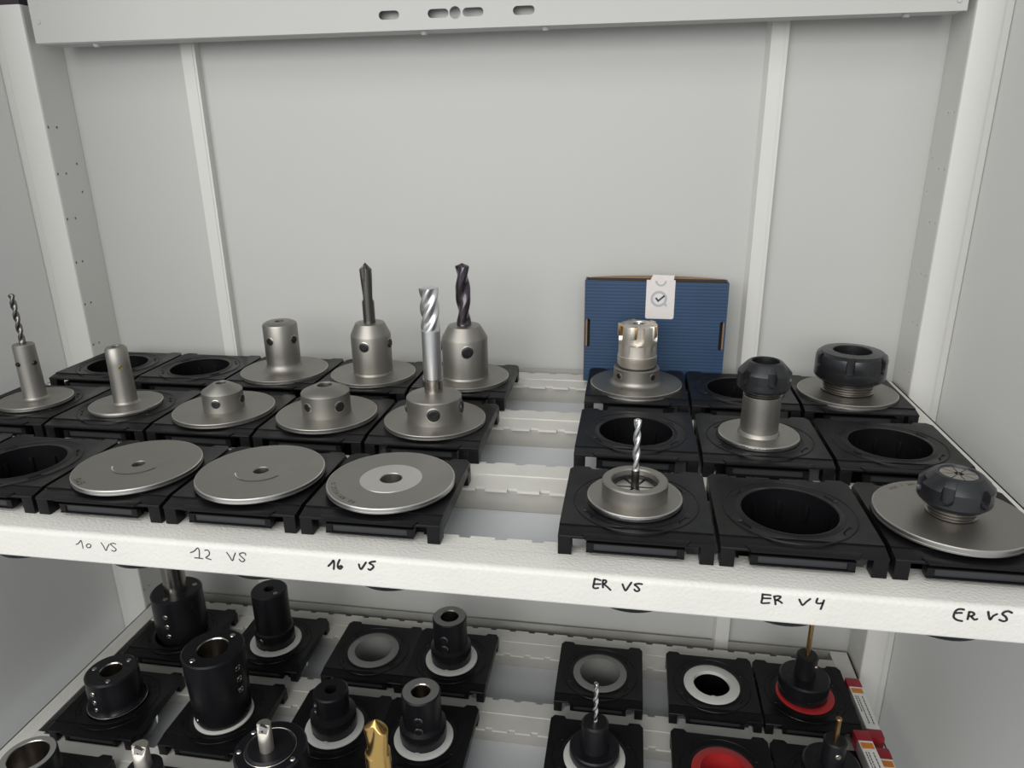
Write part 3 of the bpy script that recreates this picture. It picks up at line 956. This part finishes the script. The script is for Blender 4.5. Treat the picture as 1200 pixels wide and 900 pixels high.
# --- F1 tall collet holder
t = hold('F', 1, 'tall steel shaft holder topped with a notched black collet nut, middle row', dx=-0.0012)
flange(t, RS, 0.0080, None, 0.0040)
part('flange_edge', MB().lathe([(RS + 0.00005, 0.0073), (RS + 0.0002, 0.0069), (RS + 0.0002, 0.0050), (RS + 0.00005, 0.0045)], 72), M['bright'], t)
part('shaft', MB().lathe([(0.0158, 0.0445), (0.0162, 0.0440), (0.0166, 0.0115), (0.0172, 0.0110), (0.0178, 0.0092), (0.0184, 0.0080)], 64), M['steel'], t)
thread(t, 0.0164, 0.0438, 0.0535, 5)
nut(t, 'clamping_nut', [(0.0202, 0.0505), (0.0222, 0.0525), (0.0226, 0.0530), (0.0226, 0.0664), (0.0222, 0.0670), (0.0160, 0.0738), (0.0145, 0.0752)], 0.0115, 0.0760, -82, 6, 0.17, 0.0034, 0.0575, 0.0690, 0.010, label='notched black collet nut')
# --- back row left
t = hold('B', 2, 'steel disc holder with a plain straight post in the back row')
flange(t, RB, 0.0062)
part('post', MB().lathe([(0, 0.050), (0.0050, 0.050), (0.0050, 0.0636), (0.0056, 0.0640), (0.0150, 0.0636), (0.0188, 0.0615), (0.0196, 0.0595), (0.0196, 0.025)] + fillet(0.0194, 0.0062, 0.009, 8), 64), M['steel'], t)
screw(t, 0.0196, -104, 0.0440, 0.0044)
screw(t, 0.0196, -18, 0.0440, 0.0044, proud=0.0004)
t = hold('C', 2, 'steel disc holder with a tapered body gripping the spotting drill')
flange(t, RB - 0.0015, 0.0066)
part('body', MB().lathe([(0, 0.0655), (0.0150, 0.0655), (0.0165, 0.0650), (0.0224, 0.0525), (0.0228, 0.0510), (0.0226, 0.0100), (0.0222, 0.0092), (0.0230, 0.0066)], 64), M['steel'], t, 25)
screw(t, 0.0228, -91, 0.0420, 0.0052)
screw(t, 0.0228, -4, 0.0420, 0.0052, proud=0.0005)
d = thing('drill_bit', 'pointed dark grey spotting drill with one straight flute', 'drill bit', (COL['C'], RC[2], 0))
part('shank', fluted('', 0.0068, 0.0640, 0.1335, 0.0900, 2, 0.30, 0.62, 0.26, 0.0075, fade=0.02, phase=1.88), M['drill_dark'], d, 35)
t = hold('D', 2, 'steel disc holder with a tapered body gripping the dark twist drill')
flange(t, RB - 0.0012, 0.0068)
part('body', MB().lathe([(0, 0.0655), (0.0165, 0.0655), (0.0180, 0.0650), (0.0252, 0.0525), (0.0257, 0.0510), (0.0258, 0.0100), (0.0254, 0.0092), (0.0262, 0.0068)], 64), M['steel'], t, 25)
screw(t, 0.0257, -71, 0.0405, 0.0064)
screw(t, 0.0257, -171, 0.0420, 0.0056, proud=0.0003)
d = thing('drill_bit', 'dark purple coated twist drill, back row behind the end mill', 'drill bit', (COL['D'], RC[2], 0))
part('flutes', fluted('', 0.0082, 0.0640, 0.1340, 0.0660, 2, 0.080, 0.34, 0.36, 0.0030, phase=0.6, tipflat=0.15), M['carbide'], d, 38)
# --- E2 face mill on arbor
t = hold('E', 2, 'steel disc arbor carrying the milling cutter in front of the blue box')
flange(t, RB - 0.0006, 0.0066, None, 0.0062)
part('neck', MB().lathe([(0, 0.0250), (0.0235, 0.0250), (0.0247, 0.0240), (0.0247, 0.0140)] + fillet(0.0247, 0.0066, 0.0055, 6), 64), M['steel'], t, 30)
for a in (-138, -47, 42):
    screw(t, 0.0247, a, 0.0178, 0.0034)
d = thing('milling_cutter', 'pale metal indexable milling cutter with gold inserts before the blue box', 'milling cutter', (COL['E'], RC[2], 0))
mb = MB()
notched(mb, [(0.0195, 0.0258), (0.0212, 0.0290), (0.0213, 0.0380), (0.0206, 0.0384), (0.0205, 0.0395), (0.0204, 0.0700), (0.0200, 0.0712)], 5, math.radians(-92), 0.36, 0.0066, 0.0515, 0.0712)
mb.lathe([(0.0200, 0.0712), (0.0150, 0.0722), (0.0135, 0.0730), (0.0080, 0.0730), (0.0070, 0.0700), (0, 0.0700)], 60)
part('cutter_body', mb, M['cutter'], d, 28)
for k in range(5):
    a = math.radians(-92 + 72 * k)
    mb = MB().box(-0.0080, -0.0030, -0.0034, 0.0022, -0.0068, 0.0068)
    o = part('insert_seat', mb, M['cutter'], d, 30, 0.0006, (0.0172 * math.cos(a), 0.0172 * math.sin(a), 0.0655), a + PI / 2)
    mb = MB().box(-0.0030, -0.0008, -0.0042, 0.0018, -0.0060, 0.0070)
    o = part('cutting_insert', mb, M['brass'], d, 30, 0.0005, (0.0172 * math.cos(a), 0.0172 * math.sin(a), 0.0655), a + PI / 2)
    o['label'] = 'gold coloured cutting insert'
    part('coolant_hole', MB().lathe([(0, 0.00015), (0.0013, 0.00015), (0.0014, -0.0005)], 12, axis=(math.cos(a), math.sin(a), 0), center=(0.0140 * math.cos(a), 0.0140 * math.sin(a), 0.0590)), M['black'], d)
part('centre_screw', MB().lathe([(0, 0.0706), (0.0028, 0.0706), (0.0032, 0.0722), (0.0062, 0.0722), (0.0066, 0.0702)], 32), M['shank_dark'], d)
part('groove_ring', MB().lathe([(0.0207, 0.0256), (0.0207, 0.0248), (0.0180, 0.0248)], 48), M['black'], d)
# --- G2 big nut
t = hold('G', 2, 'steel disc holder with a very large black collet nut, right back corner', dx=-0.0012)
flange(t, RB - 0.0010, 0.0062, None, 0.0050)
thread(t, 0.0258, 0.0066, 0.0225, 6)
nut(t, 'clamping_nut', [(0.0318, 0.0204), (0.0342, 0.0230), (0.0346, 0.0240), (0.0346, 0.0430), (0.0335, 0.0465), (0.0300, 0.0492)], 0.0185, 0.0500, -106, 6, 0.105, 0.0030, 0.0325, 0.0478, 0.016, label='very large black collet nut')
part('lip', MB().lathe([(0.0135, 0.0345), (0.0145, 0.0400), (0.0182, 0.0402)], 48), M['blackened'], t)

# ------------------------------------------------------------------ lower shelf tools
ZR = ZD + 0.0056          # ring top


def low(c, r, label, name='tool_holder', cat='tool holder', dx=0.0, dy=0.0):
    return thing(name, label, cat, (LX[c] + dx, LC[r] + dy, 0))


def body(t, prof, m='oxide', name='body', angle=30, seg=64):
    return part(name, MB().lathe(prof, seg), M[m], t, angle)


def stem(t, R, rt_=0.0215):
    """tapered tail hanging in the socket."""
    return part('taper', MB().lathe([(R, ZD + 0.0060), (rt_, ZD + 0.0045), (rt_ - 0.003, ZD - 0.045), (0, ZD - 0.045)], 40), M['oxide'], t)


# back row
t = low('a', 2, 'wide black cylinder holder with a steel shank rising behind the shelf front', dx=0.003)
body(t, [(0, -0.3128), (0.0300, -0.3128), (0.0327, -0.3150), (0.0332, -0.3700), (0.0325, -0.3760), (0.0310, -0.3790), (0.0215, -0.4300), (0, -0.4300)])
for z in (-0.335, -0.350, -0.365):
    screw(t, 0.0330, -86, z, 0.0036, 'shank_dark', False)
for a in (35, 160, -90):
    part('screw', MB().lathe([(0, 0.0004), (0.0030, 0.0002), (0.0034, -0.0002)], 14, center=(0.0235 * math.cos(math.radians(a)), 0.0235 * math.sin(math.radians(a)), -0.3126)), M['shank_dark'], t)
d = thing('steel_shank', 'plain steel tool shank standing in the wide cylinder in the back left corner', 'tool shank', (LX['a'] + 0.003, LC[2], 0))
part('rod', MB().lathe([(0, -0.3126), (0.0145, -0.3126), (0.0145, -0.215), (0.0130, -0.213), (0, -0.213)], 48), M['shank_dark'], d)
t = low('b', 2, 'slim tall black pin holder standing in a white ring')
body(t, [(0, -0.3080), (0.0060, -0.3080), (0.0064, -0.2990), (0.0215, -0.2990), (0.0232, -0.3008), (0.0232, -0.3560), (0.0255, -0.3580), (0.0258, -0.3740), (0.0245, -0.3790), (0.0215, -0.4250), (0, -0.4250)])
screw(t, 0.0255, -105, -0.3640, 0.0030, 'shank_dark', False)
part('screw', MB().lathe([(0, 0.0004), (0.0026, 0.0002), (0.0030, -0.0002)], 14, center=(0.0130, -0.0080, -0.2989)), M['shank_dark'], t)
t = low('d', 2, 'hollow black holder in the back row left of the centre gap')
body(t, [(0, -0.3450), (0.0105, -0.3450), (0.0112, -0.3165), (0.0120, -0.3155)], 'shank_dark', 'bore')
body(t, [(0.0119, -0.3156), (0.0205, -0.3156)], 'ring_grey', 'end_face')
body(t, [(0.0204, -0.3156), (0.0217, -0.3170), (0.0218, -0.3560), (0.0260, -0.3590), (0.0262, -0.3740), (0.0250, -0.3790), (0.0215, -0.4250), (0, -0.4250)])
for z in (-0.3365, -0.3500):
    screw(t, 0.0218, -97, z, 0.0042, 'black', True)
t = low('g', 2, 'black stepped holder with a brass coloured pin in a red ring', dx=-0.0030)
body(t, [(0.0122, -0.3525), (0.0270, -0.3530), (0.0287, -0.3548), (0.0289, -0.3660), (0.0270, -0.3668), (0.0270, -0.3692), (0.0288, -0.3702), (0.0280, -0.3775), (0.0250, -0.3790), (0.0215, -0.4250), (0, -0.4250)])
body(t, [(0, -0.3226), (0.0105, -0.3226), (0.0122, -0.3240), (0.0122, -0.3526)], 'oxide', 'nose')
screw(t, 0.0122, -40, -0.3340, 0.0025, 'shank_dark', False)
d = thing('tool_pin', 'long brass coloured pin rising behind the shelf front near ER V4', 'tool pin', (LX['g'] - 0.0030, LC[2], 0))
part('rod', MB().lathe([(0, -0.3240), (0.0028, -0.3240), (0.0028, -0.2400), (0.0020, -0.2380), (0, -0.2380)], 20), M['brass'], d)
# second row
t = low('a', 1, 'short wide black cylinder holder near the left side panel')
body(t, [(0, -0.3700), (0.0115, -0.3700), (0.0120, -0.3365), (0.0128, -0.3352)], 'shank_dark', 'bore')
body(t, [(0.0127, -0.3352), (0.0270, -0.3352), (0.0292, -0.3370), (0.0298, -0.3700), (0.0310, -0.3745), (0.0325, -0.3770), (0.0325, -0.3800), (0.0215, -0.4300), (0, -0.4300)])
for z in (-0.3470, -0.3590, -0.3700):
    screw(t, 0.0297, -98, z, 0.0034, 'shank_dark', False)
for a in (60, 185, -62):
    part('screw', MB().lathe([(0, 0.0005), (0.0026, 0.0003), (0.0030, -0.0002)], 14, center=(0.0210 * math.cos(math.radians(a)), 0.0210 * math.sin(math.radians(a)), -0.3351)), M['shank_dark'], t)
part('base_line', MB().lathe([(0.0326, -0.3780), (0.0334, -0.3785), (0.0326, -0.3790)], 64), M['shank_dark'], t)
t = low('b', 1, 'tall wide black cylinder holder with an open bore standing in a white ring')
body(t, [(0, -0.3250), (0.0165, -0.3250), (0.0170, -0.2885), (0.0178, -0.2872)], 'shank_dark', 'bore')
body(t, [(0.0177, -0.2872), (0.0330, -0.2872), (0.0347, -0.2888), (0.0335, -0.3300), (0.0318, -0.3740), (0.0300, -0.3790), (0.0215, -0.4300), (0, -0.4300)])
for z in (-0.3050, -0.3200, -0.3350):
    screw(t, 0.0337, -14, z, 0.0040, 'shank_dark', False)
screw(t, 0.0318, -118, -0.3680, 0.0028, 'shank_dark', False)
for a in (65, -115):
    part('screw', MB().lathe([(0, 0.0006), (0.0028, 0.0004), (0.0032, -0.0002)], 14, center=(0.0262 * math.cos(math.radians(a)), 0.0262 * math.sin(math.radians(a)), -0.2871)), M['bright'], t)
t = low('c', 1, 'black stepped holder standing in a white ring behind the golden drill')
body(t, [(0, -0.3480), (0.0062, -0.3480), (0.0066, -0.3285), (0.0180, -0.3285), (0.0197, -0.3300), (0.0197, -0.3350), (0.0188, -0.3360), (0.0190, -0.3560), (0.0258, -0.3590), (0.0262, -0.3740), (0.0250, -0.3790), (0.0215, -0.4250), (0, -0.4250)])
screw(t, 0.0192, -140, -0.3420, 0.0032, 'shank_dark', False)
screw(t, 0.0192, -148, -0.3530, 0.0026, 'shank_dark', False)
t = low('d', 1, 'hollow black holder with two screws standing in a white ring, second row')
body(t, [(0, -0.3450), (0.0098, -0.3450), (0.0104, -0.3175), (0.0112, -0.3162)], 'shank_dark', 'bore')
body(t, [(0.0111, -0.3162), (0.0202, -0.3162)], 'ring_grey', 'end_face')
body(t, [(0.0201, -0.3162), (0.0217, -0.3178), (0.0219, -0.3560), (0.0262, -0.3590), (0.0264, -0.3740), (0.0250, -0.3790), (0.0215, -0.4250), (0, -0.4250)])
for z in (-0.3390, -0.3530):
    screw(t, 0.0219, -85, z, 0.0042, 'black', True)
t = low('e', 1, 'black stepped holder with a small drill standing in a white ring')
body(t, [(0.0150, -0.3640), (0.0255, -0.3640), (0.0270, -0.3655), (0.0274, -0.3740), (0.0255, -0.3790), (0.0215, -0.4250), (0, -0.4250)])
body(t, [(0, -0.3312), (0.0125, -0.3312), (0.0145, -0.3330), (0.0148, -0.3370), (0.0150, -0.3560), (0.0160, -0.3640)], 'oxide', 'nose')
d = thing('drill_bit', 'small shiny twist drill on the lower shelf before the empty grey ring', 'drill bit', (LX['e'], LC[1], 0))
part('flutes', fluted('', 0.0029, -0.3320, -0.2800, -0.3300, 2, 0.026, 0.5, 0.36, 0.0016), M['bright'], d, 40)
t = low('g', 1, 'black stepped holder with a short brass coloured tool, second row right', dx=-0.0040)
body(t, [(0.0112, -0.3500), (0.0265, -0.3505), (0.0283, -0.3520), (0.0285, -0.3690), (0.0265, -0.3790), (0.0215, -0.4250), (0, -0.4250)])
body(t, [(0, -0.3200), (0.0098, -0.3200), (0.0113, -0.3215), (0.0113, -0.3500)], 'oxide', 'nose')
screw(t, 0.0113, -85, -0.3320, 0.0030, 'shank_dark', False)
d = thing('tool_pin', 'short brass coloured engraving tool beside the red capped tubes', 'tool pin', (LX['g'] - 0.0040, LC[1], 0))
part('rod', MB().lathe([(0, -0.3215), (0.0024, -0.3215), (0.0024, -0.2960), (0.0030, -0.2945), (0.0024, -0.2930), (0, -0.2920)], 20), M['brass'], d)
# front row, cut by the picture edge
t = low('a', 0, 'hollow black cylinder holder in the bottom left corner of the picture', dx=0.006)
body(t, [(0, -0.3700), (0.0185, -0.3700), (0.0190, -0.3310), (0.0196, -0.3302)], 'shank_dark', 'bore')
body(t, [(0.0195, -0.3302), (0.0250, -0.3302)], 'ring_grey', 'end_face')
body(t, [(0.0249, -0.3302), (0.0262, -0.3315), (0.0262, -0.3700), (0.0300, -0.3790), (0.0215, -0.4300), (0, -0.4300)])
t = low('b', 0, 'black cylinder holder of the small insert cutter at the bottom edge', dx=-0.002)
body(t, [(0, -0.3240), (0.0150, -0.3240), (0.0170, -0.3260), (0.0175, -0.3790), (0.0215, -0.3810), (0.0200, -0.4250), (0, -0.4250)])


def boring_bar(loc, R, z0, z1, label):
    d = thing('boring_bar', label, 'boring bar', loc)
    mb = MB()
    n = 32
    rings = []
    for k in range(13):
        z = z0 + (z1 - z0) * k / 12
        cut = R * (1.0 - 1.0 * max(0.0, (k - 6) / 6)) if k > 6 else R
        ring = []
        for i in range(n):
            a = 2 * PI * i / n
            x, y = R * math.cos(a), R * math.sin(a)
            y = max(y, -max(cut, 0.12 * R)) if k > 6 else y
            ring.append((x, y, z))
        rings.append(ring)
    part('bar', mb.sections(rings), M['cutter'], d, 30)
    s = R * 0.75
    mb = MB().plate([(-s, z1 - 2.6 * s), (s * 0.7, z1 - 2.2 * s), (s, z1 - 0.2 * s), (-s * 0.4, z1 + 0.25 * s)], [circ(0, z1 - 1.1 * s, s * 0.28, 10)], -R * 0.55, -R * 0.10, XZ)
    part('cutting_insert', mb, M['ground'], d)
    part('insert_screw', MB().lathe([(0, 0.0003), (s * 0.22, 0.0002), (s * 0.27, -0.0006)], 12, axis=(0, -1, 0), center=(0, -R * 0.5, z1 - 1.1 * s)), M['black'], d)
    return d


boring_bar((LX['b'] - 0.002, LC[0], 0), 0.0080, -0.3250, -0.2985, 'short steel insert cutter with a cutting plate near the bottom left corner')
t = low('c', 0, 'wide black cylinder holder with two shiny screws at the bottom edge')
body(t, [(0.0230, -0.2805), (0.0234, -0.2790), (0.0320, -0.2790), (0.0337, -0.2810), (0.0337, -0.3700), (0.0310, -0.3790), (0.0215, -0.4300), (0, -0.4300)])
body(t, [(0, -0.2770), (0.0205, -0.2770), (0.0228, -0.2785), (0.0231, -0.2830)], 'oxide', 'bushing')
part('bushing_edge', MB().lathe([(0.0230, -0.2788), (0.0236, -0.2784), (0.0240, -0.2789)], 64), M['shank_dark'], t)
for a in (-20, 150, -160):
    part('screw', MB().lathe([(0, 0.0009), (0.0020, 0.0008), (0.0026, -0.0002)], 14, center=(0.0285 * math.cos(math.radians(a)), 0.0285 * math.sin(math.radians(a)), -0.2789)), M['bright'], t)
boring_bar((LX['c'] - 0.001, LC[0] - 0.004, 0), 0.0066, -0.2775, -0.2480, 'short steel boring bar with a bright cutting plate in the wide cylinder')
t = low('d', 0, 'black holder under the golden drill at the bottom edge', dx=0.0)
body(t, [(0, -0.2990), (0.0180, -0.2990), (0.0200, -0.3010), (0.0205, -0.3560), (0.0262, -0.3590), (0.0250, -0.3790), (0.0215, -0.4250), (0, -0.4250)])
d = thing('drill_bit', 'large golden spotting drill at the bottom edge of the picture', 'drill bit', (LX['d'], LC[0], 0))
part('shank', fluted('', 0.0117, -0.3000, -0.2310, -0.2680, 2, 0.22, 0.60, 0.40, 0.0110, step=0.0006, fade=0.024, phase=2.1), M['gold'], d, 35)

# ------------------------------------------------------------------ blue cardboard box
bx = thing('cardboard_box', 'dark blue corrugated cardboard box with a white seal behind the milling cutter', 'box', (0.1565, 0.3795, ZS + 0.0014))
o_ = (0.1565, 0.3795, ZS + 0.0014)
hx, H, D = 0.0795, 0.1205, 0.0220


def rslot(cx, cz, w_, h_):
    return [(a, b) for a, b in [(cx + w_ / 2 * s1, cz + (h_ / 2 - 0.002) * s2) if q else (cx + (w_ / 2 - 0.0012) * s1, cz + h_ / 2 * s2)
            for s1, s2, q in ((1, -1, 1), (1, 1, 1), (1, 1, 0), (-1, 1, 0), (-1, 1, 1), (-1, -1, 1), (-1, -1, 0), (1, -1, 0))]]


mb = MB().plate([(-hx, 0.0), (hx, 0.0), (hx, H - 0.0012), (-hx, H)], [rslot(-0.0755, 0.0590, 0.0050, 0.0335), rslot(0.0752, 0.0590, 0.0050, 0.0335)], 0.0, 0.0022, XZ)
part('front_panel', mb, M['board'], bx)
mb = MB().box(-hx, -hx + 0.002, 0.0023, D, 0, H).box(hx - 0.002, hx, 0.0023, D, 0, H - 0.001).box(-hx + 0.002, hx - 0.002, D - 0.002, D - 0.0002, 0, 0.1).box(-hx + 0.002, hx - 0.002, 0.0023, D - 0.002, 0, 0.002)
part('side_panels', mb, M['board'], bx)
part('dark_inside_fill', MB().box(-hx + 0.0024, hx - 0.0024, 0.0080, D - 0.0001, 0.0024, H - 0.0008), M['inside'], bx)  # added block, shade of the open inside is in its colour
for s in (-1, 1):
    part('slot_tab', MB().box(s * 0.0773 - 0.0010, s * 0.0773 + 0.0010, 0.0006, 0.0060, 0.0425, 0.0750), M['card'], bx)
# rear flap: thin brown sheet standing a little above the front panel, bowed upward
n = 24
top = [(hx - 2 * hx * k / n, H - 0.0010 + 0.0032 * (1 - ((hx - 2 * hx * k / n) / hx) ** 2)) for k in range(n + 1)]
part('rear_flap', MB().plate([(-hx, 0.09), (hx, 0.09)] + top, [], D, D + 0.0022, XZ), M['card'], bx)['label'] = 'brown cut edge of the rear flap'
part('edge_strip', MB().box(-hx - 0.0006, -hx, 0.0002, 0.0022, 0.0, H), M['card'], bx)
# seal
sx0, sx1, sz0, sz1 = 0.1458 - o_[0], 0.1775 - o_[0], 0.0644 - o_[2], 0.1090 - o_[2]
rr = 0.0022
pts = []
for cx, cz, a0 in ((sx1 - rr, sz0 + rr, -PI / 2), (sx1, sz1, None), (sx0, sz1, None), (sx0 + rr, sz0 + rr, PI)):
    if a0 is None:
        pts.append((cx, cz))
    else:
        pts += [(cx + rr * math.cos(a0 + PI / 2 * k / 5), cz + rr * math.sin(a0 + PI / 2 * k / 5)) for k in range(6)]
seal = part('seal_label', MB().plate(pts, [], -0.0004, -0.0001, XZ), M['seal'], bx)
seal['label'] = 'white seal label with a check mark in a ring'
part('seal_fold', MB().add([(sx0 + 0.004, -0.0004, sz1 - 0.0005), (sx1 - 0.002, -0.0004, sz1 - 0.0005), (sx1 - 0.001, 0.006, sz1 + 0.0042), (sx0 + 0.007, 0.006, sz1 + 0.0048)], [(0, 1, 2, 3)]), M['seal'], seal)
cx, cz = 0.1601 - o_[0], 0.0875 - o_[2]
mb = MB().plate(circ(cx, cz, 0.0092, 40), [circ(cx, cz, 0.0064, 40)], -0.0006, -0.0004, XZ)
mb.plate([(cx + 0.0042, cz - 0.0052), (cx + 0.0092, cz - 0.0052), (cx + 0.0092, cz - 0.0092), (cx + 0.0060, cz - 0.0068)], [], -0.00062, -0.0004, XZ)
part('seal_ring', mb, M['label_grey'], seal)
mb = MB()
for kx, kz, wd in ((0.0016, 0.0205, 0.0085),):
    mb.plate([(cx + kx + 0.0062 * math.cos(PI + PI * k / 14), cz + kz + 0.0062 * math.sin(PI + PI * k / 14)) for k in range(15)] + [(cx + kx + 0.0042 * math.cos(2 * PI - PI * k / 14), cz + kz + 0.0042 * math.sin(2 * PI - PI * k / 14)) for k in range(15)], [], -0.0006, -0.0004, XZ)
part('seal_print', mb, M['label_grey'], seal)
mb = MB().plate([(cx - 0.0042, cz + 0.0006), (cx - 0.0026, cz + 0.0018), (cx - 0.0006, cz - 0.0010), (cx + 0.0056, cz + 0.0046), (cx + 0.0068, cz + 0.0032), (cx - 0.0008, cz - 0.0036)], [], -0.0009, -0.0006, XZ)
part('check_mark', mb, M['label_dark'], seal)


# ------------------------------------------------------------------ plastic tubes with red caps
def tube(loc, L, label, rz=0.0, w_=0.0172):
    t = thing('plastic_tube', label, 'tube', loc, 'red capped plastic tool tubes', rz)
    h = w_ / 2
    part('tube_body', MB().box(-h + 0.0008, h - 0.0008, -L + 0.012, -0.012, 0.0008, w_ - 0.0008), M['tube'], t, 30, 0.0012)
    for y0, y1 in ((-0.0150, 0.0), (-L, -L + 0.013)):
        o = part('cap', MB().box(-h, h, y0, y1, 0.0, w_), M['cap_red'], t, 30, 0.0016)
        o['label'] = 'dark red plastic cap'
    lab = part('paper_label', MB().box(-h + 0.0012, h - 0.0012, -L + 0.0135, -0.0155, w_ - 0.0007, w_ - 0.0003), M['paper'], t)
    part('orange_band', MB().box(-h + 0.0022, h - 0.0022, -0.0262, -0.0180, w_ - 0.0003, w_ - 0.00018), M['orange'], lab)
    mb = MB()
    random.seed(3)
    for x in (-0.0046, -0.0020, 0.0030):
        y = -0.031
        while y > -L + 0.022 + (0.02 if x == -0.0046 else 0):
            l = random.uniform(0.0015, 0.004)
            mb.box(x - 0.0006, x + 0.0006, y - l, y, w_ - 0.0003, w_ - 0.0002)
            y -= l + 0.0008
    part('small_print', mb, M['label_dark'], lab)
    return t


tube((0.4205, 0.3530, ZL + 0.0002), 0.096, 'red capped tool tube lying furthest back, beside the right post', 0.02)
tube((0.3990, 0.2460, ZD + 0.0040), 0.110, 'red capped tool tube lying on the second row socket, nearest its holder', 0.05)
tube((0.4215, 0.2430, ZL + 0.0002), 0.110, 'red capped tool tube on the shelf rail, right of its neighbour', 0.02)
